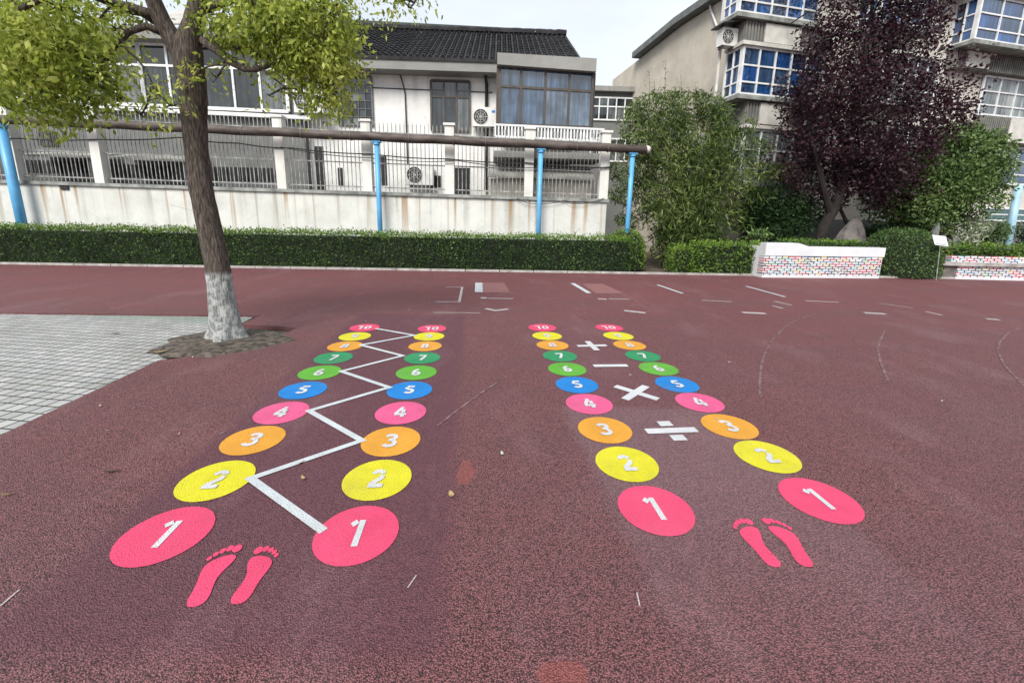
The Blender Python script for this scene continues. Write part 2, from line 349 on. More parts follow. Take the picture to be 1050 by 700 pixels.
    m['gpale'] = glassmat('curtained_glass', [(0, (.10, .14, .15)), (.5, (.28, .32, .33)), (1, (.40, .43, .42))], .06, 1.5)
    m['camphor'] = leafmat('camphor_leaf', [(0, (.05, .09, .010)), (.3, (.21, .28, .035)), (.7, (.46, .51, .10)), (1, (.58, .60, .20))], .5, .5, 1.8)
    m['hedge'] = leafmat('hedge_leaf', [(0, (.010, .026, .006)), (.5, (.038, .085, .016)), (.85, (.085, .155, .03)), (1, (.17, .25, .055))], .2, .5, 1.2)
    m['hedgetop'] = leafmat('hedge_lit_top_leaf', [(0, (.05, .11, .014)), (.6, (.12, .22, .03)), (1, (.24, .33, .06))], .3, .5)  # paler hedge leaf, light falling on the tops painted into the colour
    m['hedge2'] = leafmat('privet_leaf', [(0, (.030, .070, .010)), (.5, (.095, .18, .026)), (1, (.25, .34, .06))], .25, .5, 1.5)
    m['dome'] = leafmat('dome_leaf', [(0, (.026, .058, .015)), (.6, (.068, .13, .034)), (1, (.15, .22, .07))], .2, .5)
    m['bamboo'] = leafmat('bamboo_leaf', [(0, (.014, .030, .008)), (.4, (.052, .092, .020)), (.8, (.15, .20, .05)), (1, (.32, .36, .13))], .25, .5, .9)
    m['plum'] = leafmat('plum_leaf', [(0, (.012, .005, .008)), (.5, (.026, .009, .015)), (.88, (.055, .017, .029)), (1, (.11, .045, .06))], .2, .45, .8)
    m['ever'] = leafmat('evergreen_leaf', [(0, (.020, .045, .012)), (.5, (.088, .155, .042)), (1, (.25, .33, .12))], .25, .45, 1.0)
    m['bush'] = leafmat('dark_bush_leaf', [(0, (.006, .018, .006)), (.6, (.018, .045, .012)), (1, (.045, .085, .022))], .2, .5, 1.0)
    m['whiteflower'] = leafmat('pale_flower_leaf', [(0, (.07, .12, .04)), (.4, (.28, .32, .20)), (1, (.60, .62, .52))], .3, .6)
    m['culm'] = simple('bamboo_culm', (.11, .14, .04), (.06, .08, .025), 6, .5, .05)
    m['twig'] = simple('dark_bark', (.022, .017, .015), (.010, .008, .0075), 10, .9, .6)
    m['petal'] = simple('petal', (.38, .35, .32), (.28, .25, .23), 30, .7, 0)
    m['dryleaf'] = simple('dry_leaf', (.30, .22, .10), (.16, .11, .05), 40, .8, 0)
    m['darkleaf'] = simple('brown_leaf', (.07, .045, .03), (.04, .028, .02), 40, .8, 0)
    m['greenleaf'] = simple('pale_green_leaf', (.30, .34, .25), (.22, .27, .18), 40, .7, 0)
    m['linewhite'] = paint('white_line_paint', (.48, .52, .54), .12)
    m['wornwhite'] = paint('worn_white_paint', (.40, .36, .36), .8)
    m['wornpink'] = paint('worn_pink_patch', (.23, .105, .105), .5)
    def ghost():
        t = NT('ghost_line_paint'); f = t.ramp(t.noise(14, 4), [(.45, 0.), (.62, 1.)])
        col = t.mix(f, (.105, .05, .054), (.20, .13, .137)); return t.done(col, .75, t.bump(t.voro(105), .8, .008), 0, .3)
    m['ghost'] = ghost()
    m['pink1'] = paint('hot_pink_paint', (.62, .055, .135)); m['yellow'] = paint('yellow_paint', (.56, .52, .018)); m['orange'] = paint('orange_paint', (.60, .28, .032))
    m['pink4'] = paint('rose_pink_paint', (.60, .088, .215)); m['blue'] = paint('blue_paint', (.008, .175, .50)); m['lime'] = paint('lime_green_paint', (.095, .33, .034)); m['green'] = paint('green_paint', (.022, .225, .09))
    m['digit'] = paint('digit_white_paint', (.52, .53, .55), .05)
    m['sign'] = simple('sign_white', (.70, .71, .72), (.55, .56, .58), 12, .5, 0)
mats()
# ------------------------------------------------------------------ leaves
def leaves(P, size, aspect=.5, droop=.5, outward=None, jitter=.35, fold=.12, up=0.0):
    """P: Nx3 points -> quads (base, side, tip, side), random direction with droop"""
    n = len(P); P = np.asarray(P)
    d = RNG.normal(size=(n, 3)); d[:, 2] -= droop; d[:, 2] += up
    if outward is not None: d += outward
    d /= np.linalg.norm(d, axis=1, keepdims=True)
    r = RNG.normal(size=(n, 3)); r[:, 2] *= .5
    w = np.cross(d, r); w /= np.linalg.norm(w, axis=1, keepdims=True)+1e-9
    nn = np.cross(d, w)
    L = size*(1+jitter*RNG.normal(size=(n, 1)).clip(-2, 2)); W = L*aspect
    mid = P+d*L*.45+nn*L*fold
    V = np.stack([P, mid+w*W/2-nn*L*fold*.6, P+d*L, mid-w*W/2-nn*L*fold*.6], 1).reshape(-1, 3)
    F = np.arange(4*n).reshape(n, 4)
    return V, F
def cat(VF):
    Vs, Fs, b = [], [], 0
    for V, F in VF: Vs.append(V); Fs.append(F+b); b += len(V)
    return np.concatenate(Vs), np.concatenate(Fs)
def blob(c, r, n, shell=.45):
    """points in an ellipsoid biased to its shell"""
    d = RNG.normal(size=(n, 3)); d /= np.linalg.norm(d, axis=1, keepdims=True)
    q = 1-shell*np.abs(RNG.normal(size=(n, 1))).clip(0, 1.6)/1.0*.6
    return np.asarray(c)+d*q*np.asarray(r), d
def vnoise(P, f, seed=0):
    g = np.random.default_rng(seed); k = g.normal(size=(6, 3))*f; ph = g.uniform(0, 6.28, 6)
    return sum(np.sin(P@k[i]+ph[i]) for i in range(6))/6
# ------------------------------------------------------------------ SETTING
def setting():
    g = MB(); g.poly([(-600, -600, -.06), (600, -600, -.06), (600, 600, -.06), (-600, 600, -.06)])
    tag(g.build('ground', MAT['soil']), 'bare soil under hedges and trees', 'ground', kind='structure')
    e0 = gnd(0, 449, -.02); e1 = gnd(262, 323.5, -.02)
    ex, ey = (e1[0]-e0[0])/(e1[1]-e0[1]), 0
    X = lambda y: e0[0]+ex*(y-e0[1])
    fy = lambda x: 6.28+(x+3.97)*.035
    pa = gnd(243, 332.5); pb = gnd(306, 335.5)
    L = [KF(-40, 0, 0), KF(60, 0, 0), (45, -10, 0), (X(-10), -10, 0), (X(2.6), 2.6, 0), (X(4.2), 4.2, 0), (-3.45, 4.38, 0), (-3.1, 4.55, 0), (-2.8, 4.85, 0), (pb[0]-.02, 5.1, 0), pb, pa, (pa[0]+.02, fy(pa[0]), 0), (-45, fy(-45), 0)]
    c = MB(); lo = [(p[0], p[1], -.055) for p in L]; c.prism(lo[::-1], [(p[0], p[1], 0.0) for p in L][::-1])
    tag(c.build('court', MAT['court']), 'dark red rubber playground surface', 'playground', kind='structure')
    p = MB(); p.poly([(-45, fy(-45), -.028), (-45, -10, -.028), (X(-10), -10, -.028), (X(fy(-3.9)), fy(-3.9), -.028)])
    tag(p.build('paving', MAT['tiles']), 'pale square tile paving', 'paving', kind='structure')
    # kerb along hedge and planters
    k = MB(); s = -26
    while s < 45:
        l = .98; k.box(KF, s, s+l, .0+.004, .11, -.05, .055); s += 1.0
    tag(k.build('kerb', MAT['kerb']), 'low concrete kerb at the foot of the hedges', 'kerb', kind='structure')
    # soil mound in the tree pit
    m = MB(); cx, cy = -3.52, 4.92; rings = []
    for i in range(7):
        q = i/6
        rings.append([(cx+math.cos(a)*q*(.66+.07*math.sin(3*a+1)+.05*math.sin(7*a)+.03*math.sin(13*a))*1.15, cy+math.sin(a)*q*(.62+.05*math.sin(4*a)+.04*math.sin(9*a)+.025*math.sin(15*a)), (.035*(1-q)**1.6+.012+.02*(vnoise(np.array([[math.cos(a)*q*3, math.sin(a)*q*3, 0]]), 2.0, 4)[0])*(1-q))-(.0 if q < .99 else .035)+.004) for a in [2*math.pi*j/40 for j in range(40)]])
    vs = [v for r in rings for v in r]
    fs = [(i*40+j, i*40+(j+1) % 40, (i+1)*40+(j+1) % 40, (i+1)*40+j) for i in range(6) for j in range(40)]
    m.add(vs, fs); tag(m.build('tree_pit', MAT['pit'], smooth=True), 'bare brown soil round the tree base', 'soil', kind='structure')
setting()
# ------------------------------------------------------------------ painted courses
def arc(cx, cy, rx, ry, a0, a1, n=10): return [(cx+rx*math.cos(R(a0+(a1-a0)*i/n)), cy+ry*math.sin(R(a0+(a1-a0)*i/n))) for i in range(n+1)]
DIG = {
 0: [arc(.3, .5, .21, .41, 98, 262, 12), arc(.3, .5, .21, .41, -82, 82, 12)],
 1: [[(.37, 0), (.37, 1)], [(.06, .80), (.22, .95)]],
 2: [arc(.30, .70, .20, .21, 165, 15, 8), [(.50, .66), (.46, .50), (.12, .17)], [(.05, .09), (.60, .09)]],
 3: [arc(.27, .73, .22, .18, 160, -60, 10), arc(.27, .28, .24, .20, 62, -160, 11), [(.20, .515), (.40, .515)]],
 4: [[(.36, 1.0), (.07, .36)], [(.02, .29), (.62, .29)], [(.44, .0), (.44, .18)], [(.44, .40), (.44, .72)]],
 5: [[(.14, .91), (.56, .91)], [(.15, .80), (.13, .55)], arc(.29, .31, .22, .22, 120, -150, 11)],
 6: [arc(.50, .42, .40, .52, 100, 168, 6), arc(.31, .29, .20, .20, 170, -190, 18)],
 7: [[(.04, .91), (.58, .91)], [(.52, .78), (.24, .0)]],
 8: [arc(.3, .73, .17, .18, 100, 260, 8), arc(.3, .73, .17, .18, -80, 80, 8), arc(.3, .27, .21, .19, 100, 260, 8), arc(.3, .27, .21, .19, -80, 80, 8)],
 9: [[(.60-p[0], 1-p[1]) for p in arc(.50, .42, .40, .52, 100, 168, 6)], [(.60-p[0], 1-p[1]) for p in arc(.31, .29, .20, .20, 170, -190, 18)]]}
CC = {1: ('pink1', 'hot pink'), 2: ('yellow', 'yellow'), 3: ('orange', 'orange'), 4: ('pink4', 'rose pink'), 5: ('blue', 'blue'), 6: ('lime', 'lime green'), 7: ('green', 'deep green'), 8: ('orange', 'orange'), 9: ('yellow', 'yellow'), 10: ('pink1', 'hot pink')}
A = [(170,548,366,547),(222,492,387,491),(260,451,401,452),(289,423,411,423),(311,400,420,400),(328,382,427,382),(342,367,433,367),(354,355,436,355),(364,345,440,345),(374,336,443,337)]
B = [(672,522,840,512),(642.5,475,786,467.5),(620,440.5,747.5,437),(604,414,717,412.5),(591.5,394.5,694,394),(581.5,378.5,675,378),(574,365,659,365),(566.5,354,645.5,354),(561,344.5,634,344.5),(556,336,624.5,336)]
RAD = .1291*CH
CEN = {}
for name, S in (('zigzag', A), ('sums', B)):
    th = R(5.5)
    for i, q in enumerate(S):
        for j in (0, 1):
            n = i+1; c = gnd(q[2*j], q[2*j+1]); CEN[name, n, j] = c
            side = ('left', 'right')[j]
            mk, cn = CC[n]
            where = f'{side} column of the course with the zigzag line' if name == 'zigzag' else f'{side} column of the course with the sum signs'
            t = thing('number_circle', f'{cn} painted circle with white {n}, {where}', 'painted circle', (c[0], c[1], 0), th, 'numbered circles painted on the court')
            d = MB(); rr = RAD*(1+.015*random.uniform(-1, 1))
            d.poly([(c[0]+rr*math.cos(2*math.pi*k/150)*(1+.005*random.uniform(-1, 1)), c[1]+rr*math.sin(2*math.pi*k/150)*(1+.005*random.uniform(-1, 1)), .004) for k in range(150)])
            d.build('disc', MAT[mk], t)
            g = MB(); hgt = .178; wst = .20
            glyphs = [(DIG[n], 0)] if n < 10 else [(DIG[1], -.36), (DIG[0], .30)]
            def T(p, ox):
                lx = (p[0]-.31+ox)*hgt*.86; ly = (p[1]-.5)*hgt
                ca, sa = math.cos(th), math.sin(th); return (c[0]+lx*ca-ly*sa, c[1]+lx*sa+ly*ca)
            for strokes, ox in glyphs:
                for si, st in enumerate(strokes): g.ribbon(st, wst, .007+.0012*si, lambda p, ox=ox: T(p, ox))
            g.build('numeral', MAT['digit'], t)
def flat(name, polys, mat, z, label, cat, group=None):
    m = MB()
    for p in polys: m.poly([(q[0], q[1], z) for q in p])
    cx = sum(v[0] for v in m.v)/len(m.v); cy = sum(v[1] for v in m.v)/len(m.v)
    return tag(m.build(name, mat, origin=(cx, cy, 0)), label, cat, group)
zz = [(332, 545), (257, 491), (371, 452), (317, 421.5), (399, 397.5), (350, 381), (413, 365), (370, 354), (425, 344), (385, 337)]
z = MB(); zp = [gnd(*p)[:2] for p in zz]; z.ribbon(zp, .046, .006)
tag(z.build('zigzag_line', MAT['linewhite'], origin=(zp[0][0], zp[0][1], 0)), 'white zigzag line linking the two columns of numbered circles', 'painted line')
def bars2d(c, th, segs):
    m = []
    for (x0, y0, x1, y1, w) in segs:
        dx, dy = x1-x0, y1-y0; l = math.hypot(dx, dy); nx, ny = -dy/l*w/2, dx/l*w/2
        q = [(x0+nx, y0+ny), (x0-nx, y0-ny), (x1-nx, y1-ny), (x1+nx, y1+ny)]
        ca, sa = math.cos(th), math.sin(th); m.append([(c[0]+a*ca-b*sa, c[1]+a*sa+b*ca) for a, b in q])
    return m
G = 'white sum signs painted between circles'
def sign(px, py, segs, th, lab):
    c = gnd(px, py); flat('sum_sign', bars2d(c, th, segs), MAT['digit'], .0045, lab, 'painted sign', G)
W_ = .075
sign(607, 354.5, [(-.19, 0, .19, 0, W_), (0, .19, 0, W_/2, W_), (0, -W_/2, 0, -.19, W_)], R(8), 'white plus sign painted between the far circles 8')
sign(626, 375, [(-.19, 0, .19, 0, W_)], R(5), 'white minus sign painted beside the lime green circles 6')
a_ = .15
sign(652, 402.5, [(-a_, -a_, a_, a_, W_), (-a_, a_, -W_*.36, W_*.36, W_), (W_*.36, -W_*.36, a_, -a_, W_)], R(3), 'white multiplication cross painted between circles 4 and 5')
sign(688.5, 441.5, [(-.20, 0, .20, 0, W_), (0, .145, 0, .068, .105), (0, -.068, 0, -.145, .105)], R(6), 'white division sign painted between the orange circles 3')
def footprint(heel, toe, mirror, label):
    h = gnd(*heel); tt = gnd(*toe); dx, dy = tt[0]-h[0], tt[1]-h[1]; L = math.hypot(dx, dy); ux, uy = dx/L, dy/L
    o = thing('footprint', label, 'painted footprint', (h[0], h[1], 0), 0, 'footprints painted at the start of the courses')
    sg = -1 if mirror else 1   # sg=1: big toe on the right
    def T(u, v): return (h[0]+ux*v*L+uy*u*sg*L, h[1]+uy*v*L-ux*u*sg*L, .0045)
    sole = [(-.02, .0), (.07, .01), (.115, .07), (.12, .16), (.10, .28), (.085, .40), (.11, .52), (.165, .64), (.19, .74), (.165, .80), (.08, .82), (-.04, .79), (-.13, .73), (-.175, .64), (-.165, .52), (-.13, .38), (-.12, .24), (-.12, .12), (-.085, .03)]
    # smooth the outline
    for _ in range(2): sole = [((a[0]*.75+b[0]*.25, a[1]*.75+b[1]*.25), (a[0]*.25+b[0]*.75, a[1]*.25+b[1]*.75)) for a, b in zip(sole, sole[1:]+sole[:1])]; sole = [p for q in sole for p in q]
    m = MB(); m.poly([T(*p) for p in (sole if sg > 0 else sole[::-1])]); m.build('sole', MAT['pink1'], o)
    for (u, v, ru, rv) in ((.135, .925, .062, .075), (.035, .945, .045, .058), (-.048, .915, .04, .052), (-.115, .865, .036, .046), (-.168, .80, .032, .042)):
        m = MB(); pts = [T(u+ru*math.cos(2*math.pi*k/18), v+rv*math.sin(2*math.pi*k/18)) for k in range(18)]
        m.poly(pts if sg < 0 else pts[::-1]); m.build('toe', MAT['pink1'], o)
footprint((198, 623), (235, 560), False, 'pink left footprint below the yellow 2, farthest left of the four')
footprint((243, 620), (277, 560), True, 'pink right footprint nearest the right hot pink 1 of the zigzag course')
footprint((796, 582), (757, 532), False, 'pink left footprint at the start of the sum course, beside its left column 1')
footprint((829, 582), (792, 532), True, 'pink right footprint at the start of the sum course, under its right column 1')
# worn markings farther off
GW = 'worn white markings on the far court'
def pline(pts, w, mat, lab, z=.0045, name='court_line', group=GW):
    m = MB(); q = [gnd(*p)[:2] for p in pts]; m.ribbon(q, w, z)
    return tag(m.build(name, MAT[mat], origin=(q[0][0], q[0][1], 0)), lab, 'court marking', group)
pline([(491, 290), (491, 299.5)], .17, 'linewhite', 'short broad white bar beside the pale pink patch')
flat('court_patch', [[gnd(*p)[:2] for p in ((495, 290), (517, 290), (523, 300), (495, 300))]], MAT['wornpink'], .004, 'pale pink rectangular patch on the far court beside a white bar', 'court marking')
pline([(457, 294.5), (474, 294.5), (471, 309.5), (447, 309.5)], .05, 'wornwhite', 'faint white bracket left of the short broad white bar')
pline([(493, 305.5), (499, 305.7)], .13, 'wornwhite', 'stubby white dash just below the broad white bar')
pline([(500, 306), (526, 306.3)], .06, 'wornwhite', 'thin white dash line below the pale pink patch')
pline([(498, 316.5), (508, 318.5), (521, 317)], .09, 'wornwhite', 'crooked worn white mark above the zigzag course')
pline([(444, 320.5), (492, 321)], .035, 'wornwhite', 'long faint white line above the right column 10 of the zigzag')
pline([(587, 290.5), (604, 300.5)], .11, 'linewhite', 'slanting white line beside the faint slanting pink patch')
flat('court_patch', [[gnd(*p)[:2] for p in ((597, 291), (618, 291), (640, 301), (611, 301))]], MAT['wornpink'], .004, 'faint slanting pink patch right of a slanting white line', 'court marking')
for a, b, lab in (((674, 292), (700, 301), 'slanting white line in front of the gap between two short hedges'), ((765, 293.5), (805, 304.5), 'longest slanting white line, in front of the brick planter')):
    pline([a, b], .07, 'linewhite', lab)
for a, b, w, lab in (((613, 306.5), (622, 307), .10, 'stubby white dash below the slanting pink patch'), ((624, 306.5), (646, 307), .05, 'thin white dash below the slanting pink patch'), ((640, 318.5), (662, 321), .11, 'short thick white dash above the far end of the sum course'),
    ((720, 308), (750, 309.5), .05, 'white dash below the trimmed square hedge'), ((761, 320.5), (785, 321.5), .12, 'broad white dash below the longest slanting line'), ((794, 309), (812, 313), .05, 'small tilted white dash right of the longest slanting line'), ((792, 313.5), (803, 316.5), .05, 'smallest tilted white dash under the longest slanting line'),
    ((826, 308.5), (860, 310), .06, 'white dash below the middle of the brick planter'), ((886, 320.8), (908, 322), .12, 'broad white dash under the right end of the brick planter'), ((902, 311), (936, 316), .04, 'thin slanting dash below the round shrub'), ((949, 319.5), (966, 323.3), .06, 'slanting white dash below the little sign board'), ((1011, 327), (1025, 328), .10, 'lone white dash at the right edge of the court')):
    pline([a, b], w, 'wornwhite', lab)
GA = 'ghost lines of old court circles'
pline([(779.5, 407), (779, 393), (780.5, 375), (785, 360), (792, 348), (805, 335), (820, 327), (838, 321)], .024, 'ghost', 'ghostly curved line nearest the right number column', group=GA)
pline([(908, 338), (902, 350), (900, 358), (903, 372), (911, 392)], .024, 'ghost', 'short ghostly curved line in the middle of the right court', group=GA)
pline([(1050, 335), (1033, 342), (1025, 351), (1023, 360), (1030, 375), (1050, 396)], .024, 'ghost', 'ghostly curved line cut off by the right edge', group=GA)
pline([(448, 437), (470, 420), (495, 402), (519, 386)], .02, 'ghost', 'faint straight scratch between the two painted courses', group=GA)
pline([(20, 605), (0, 622)], .008, 'wornwhite', 'pale scratch at the left edge of the near court', group='scratches on the near court', name='scratch')
pline([(418, 603), (427, 590)], .006, 'wornwhite', 'pale scratch on the near court between the two courses', group='scratches on the near court', name='scratch')
pline([(653, 608), (656, 622)], .006, 'wornwhite', 'tiny pale scratch below the left hot pink 1 of the sum course', group='scratches on the near court', name='scratch')
# ------------------------------------------------------------------ street tree
def street_tree():
    Y = 5.0; b = gnd(233, 348)
    t = thing('street_tree', 'leaning street tree with whitewashed trunk base and yellow green crown', 'tree', (b[0], Y, 0))
    tp = [(233, 349, .27), (232, 338, .215), (228, 310, .185), (223, 272, .165), (216, 235, .155), (207, 195, .152), (202, 160, .150), (199, 130, .152), (197, 95, .158), (193, 66, .168), (193, 45, .150), (198, 24, .118), (204, 0, .102), (209, -40, .085), (206, -110, .05)]
    pts = []; rad = []
    for (x, y, r) in tp: pts.append(at(x, y, Y)); rad.append(r*.83)
    pts[0] = (b[0], Y, -.06)
    # densify
    P, Q = [], []
    for i in range(len(pts)-1):
        for k in range(4):
            f = k/4; P.append(tuple(a+(c-a)*f for a, c in zip(pts[i], pts[i+1]))); Q.append(rad[i]+(rad[i+1]-rad[i])*f)
    P.append(pts[-1]); Q.append(rad[-1])
    m = MB(); n = 26; m.tube(P, Q, n)
    V = np.array(m.v); ctr = np.repeat(np.array(P), n, axis=0); off = V-ctr
    wob = vnoise(V*np.array([1, 1, .6]), 6, 3)*.14+vnoise(V, 18, 5)*.07
    ang = np.arctan2(off[:, 1], off[:, 0]); flare = np.clip(.28-V[:, 2], 0, .3)/.3
    wob += flare*.28*np.sin(4*ang+1)
    V = ctr+off*(1+wob[:, None])
    tr = raw('trunk', V, m.f, MAT['bark'], t, True)
    lm = MB(); LP = []
    def limb(pp, r0, r1):
        q = [at(x, y, d) for x, y, d in pp]; k = len(q); LP.extend(np.array(p) for p in q[2:])
        lm.tube(q, [r0+(r1-r0)*i/(k-1) for i in range(k)], 9, .12)
    limb([(194, 78, 5.0), (190, 62, 4.99), (178, 42, 4.98), (165, 20, 4.95), (157, 0, 4.9), (150, -30, 4.85), (140, -80, 4.8)], .115, .055)
    limb([(172, 36, 4.97), (150, 27, 4.9), (132, 33, 4.85), (118, 48, 4.8), (108, 62, 4.75), (92, 82, 4.7)], .042, .012)
    limb([(110, 57, 4.77), (98, 58, 4.7), (80, 61, 4.6), (62, 60, 4.5), (40, 66, 4.4)], .018, .008)
    limb([(124, 39, 4.82), (130, 52, 4.8), (140, 60, 4.8), (150, 72, 4.8), (156, 85, 4.8)], .014, .006)
    limb([(163, 18, 4.95), (140, 10, 4.9), (118, 4, 4.8), (90, -6, 4.6), (50, -5, 4.3), (20, 10, 4.1)], .06, .02)
    limb([(160, 24, 5.0), (145, 15, 5.1), (125, 12, 5.3), (100, 20, 5.5)], .03, .012)
    limb([(205, 40, 5.02), (222, 52, 4.98), (235, 63, 4.95), (250, 71, 4.9), (262, 72, 4.9), (278, 66, 4.9), (300, 55, 4.9)], .045, .016)
    limb([(212, 38, 5.0), (235, 45, 5.05), (262, 56, 5.1), (290, 62, 5.15), (318, 76, 5.2), (345, 95, 5.2)], .04, .010)
    limb([(262, 66, 4.9), (280, 80, 4.9), (292, 90, 4.9)], .012, .006)
    limb([(208, 10, 5.05), (240, 0, 5.0), (290, 5, 4.95), (340, 15, 4.9)], .05, .015)
    limb([(206, -30, 5.1), (250, -50, 5.0), (330, -30, 4.8), (400, -8, 4.7), (425, 3, 4.7)], .05, .010)
    # crown clumps: px, py, rpx, depth, density
    C = [(35, 35, 42, 4.5, 1), (75, 52, 38, 4.6, 1), (20, 75, 34, 4.5, 1), (55, 85, 34, 4.7, 1), (92, 78, 26, 4.6, .8), (30, 102, 22, 4.6, .7), (100, 22, 28, 4.9, .5), (62, 8, 34, 4.4, .8), (5, 50, 30, 4.3, 1), (125, 98, 17, 4.8, .35), (160, 96, 19, 4.8, .5), (175, 108, 13, 4.8, .3), (145, 118, 11, 4.8, .25), (120, 30, 18, 4.9, .35), (8, 10, 22, 4.3, .7), (132, 8, 16, 4.9, .4),
         (228, 14, 20, 4.9, .7), (262, 12, 34, 4.9, 1.2), (300, 22, 38, 4.95, 1.3), (330, 32, 32, 5.0, 1.5), (340, 62, 22, 5.0, 1.4), (336, 86, 20, 5.0, 1.4), (328, 102, 13, 5.0, 1.3), (300, 52, 26, 5.1, 1), (268, 44, 24, 5.1, .8), (318, 75, 20, 5.1, .8), (346, 12, 18, 4.9, .8), (330, 3, 26, 4.8, .9), (215, 30, 10, 4.9, .4), (222, 80, 9, 4.9, .25), (208, 12, 8, 4.8, .3), (276, 98, 8, 4.9, .2), (245, 62, 11, 4.9, .3), (205, 72, 6, 4.85, .15), (310, 95, 9, 5.1, .35),
         (398, -8, 12, 4.7, .5), (423, -6, 12, 4.7, .55), (412, 0, 8, 4.7, .4), (372, -14, 14, 4.7, .5),
         (60, -45, 50, 4.9, .3), (150, -70, 55, 5.4, .25), (250, -60, 55, 5.3, .3), (330, -50, 45, 5.4, .3), (200, -130, 70, 5.3, .25), (30, 0, 45, 5.5, .5), (300, 5, 42, 5.5, .6), (40, 60, 40, 5.1, .6), (330, 60, 34, 5.5, .6), (280, 25, 30, 4.7, .6), (332, 40, 22, 4.75, .6)]
    VF = []; tw = lm
    for (x, y, r, d, dens) in C:
        c = np.array(at(x, y, d)); rm = r*(d*1.0)/FPX
        # twiggy sprays inside every clump
        ns = max(3, int(80*dens*(r/30)**2)); sp, dr = blob(c, (rm, rm*1.1, rm*.95), ns, .9)
        nl_ = min(LP, key=lambda p: np.linalg.norm(p-c)); tw.tube([tuple(nl_), tuple((nl_+c)/2+RNG.normal(size=3)*.04), tuple(c)], [.011, .010, .009], 5)
        for s_ in sp[:7]: mid_ = (c+s_)/2+RNG.normal(size=3)*.04; tw.tube([tuple(c), tuple(mid_), tuple(s_)], [.009, .006, .003], 4)
        for s_, q in zip(sp, dr):
            k = RNG.integers(9, 18); ln = .20+.1*RNG.random()
            dirn = q+np.array([0, 0, -.5])+RNG.normal(size=3)*.4; dirn /= np.linalg.norm(dirn)
            tt = RNG.random((k, 1)); P = s_+dirn*tt*ln+RNG.normal(size=(k, 3))*.045
            VF.append(leaves(P, .055, .44, .75, outward=np.tile(dirn*.6, (k, 1))))
    V, F = cat(VF); raw('crown', V, F, MAT['camphor'], t)
    lm.build('limbs', MAT['bark'], tr, True)
street_tree()
# ------------------------------------------------------------------ hedges and shrubs
def hedge(name, label, cat_, F, s0, s1, n0, n1, z1, mat, top=None, leaf=.05, dens=900, round_=0.0, z0=0.02, group=None, rag=.03, zl=None):
    o = thing(name, label, cat_, F((s0+s1)/2, (n0+n1)/2, 0), 0, group)
    zt = lambda s: z1 if zl is None else zl+(z1-zl)*(s-s0)/(s1-s0)
    m = MB(); i_ = .09
    m.hexa([F(s0+i_, n0+i_, z0), F(s1-i_, n0+i_, z0), F(s1-i_, n1-i_, z0), F(s0+i_, n1-i_, z0), F(s0+i_, n0+i_, zt(s0)-i_), F(s1-i_, n0+i_, zt(s1)-i_), F(s1-i_, n1-i_, zt(s1)-i_), F(s0+i_, n1-i_, zt(s0)-i_)])
    m.build('core_or_branches', MAT['core'], o)  # solid dark core stands in for the shade between the leaves
    def pts(N, face):
        a, b = RNG.random(N), RNG.random(N); dep = np.abs(RNG.normal(size=N))*.045-.02
        if face == 'f': s = s0+(s1-s0)*a; z = z0+(np.array([zt(q) for q in s])-z0)*b; n = n0+dep; w = (0, -1, 0)
        elif face == 't': s = s0+(s1-s0)*a; n = n0+(n1-n0)*b; z = np.array([zt(q) for q in s])-dep+rag*RNG.normal(size=N).clip(-1, 2.5)*.6; w = (0, 0, 1)
        elif face == 'l': n = n0+(n1-n0)*a; z = z0+(zt(s0)-z0)*b; s = s0+dep; w = (-1, 0, 0)
        else: n = n0+(n1-n0)*a; z = z0+(zt(s1)-z0)*b; s = s1-dep; w = (1, 0, 0)
        P = np.stack([s, n, z], 1)
        # lumpy surface
        lump = vnoise(P, 1.3, 7)*.05+vnoise(P, 2.8, 8)*.06+vnoise(P, 7, 9)*.04
        P = P+np.array(w)*lump[:, None]
        if round_:
            cs, cn = (s0+s1)/2, (n0+n1)/2
            k = 1-round_*np.clip((P[:, 2]-z1*.5)/(z1*.5), 0, 1)**2
            P[:, 0] = cs+(P[:, 0]-cs)*k; P[:, 1] = cn+(P[:, 1]-cn)*k
        W = np.array([F(*p) for p in P]); dd = np.array(F(*w))-np.array(F(0, 0, 0))
        return W, np.tile(dd*.9, (N, 1))
    Lh, Dp = s1-s0, n1-n0
    out = {}
    for face, area in (('f', Lh*z1), ('t', Lh*Dp), ('l', Dp*z1), ('r', Dp*z1)):
        P, d = pts(int(area*dens*(1.0 if face != 't' else .9)), face); out[face] = leaves(P, leaf, .55, 0.0, outward=d, up=.25)
    ns_ = int(Lh*9); sh = []
    for _ in range(ns_):
        a, b = random.uniform(s0, s1), random.uniform(n0, n1); z_ = zt(a); k = random.randint(3, 7); hh = random.uniform(.03, .14)
        Q = np.array([F(a+random.uniform(-.03, .03), b+random.uniform(-.03, .03), z_+hh*i/k) for i in range(k)]); sh.append(leaves(Q, leaf*.9, .5, -.3))
    if top: out['t'] = cat([out['t']]+sh)
    else: out['t'] = cat([out['t']]+sh)
    V, Fc = cat([out['f'], out['l'], out['r']]+([] if top else [out['t']])); raw('foliage', V, Fc, mat, o)
    if top: V, Fc = out['t']; raw('foliage_top', V, Fc, top, o)  # top leaves coloured lighter to look lit from above
    return o
sR = KF.px(645, 265, .35)[0]
hedge('clipped_hedge', 'long low clipped box hedge in front of the stained wall', 'hedge', KF, -9, sR, .16, .95, 1.02, MAT['hedge'], MAT['hedgetop'], .048, 1050, rag=.085)
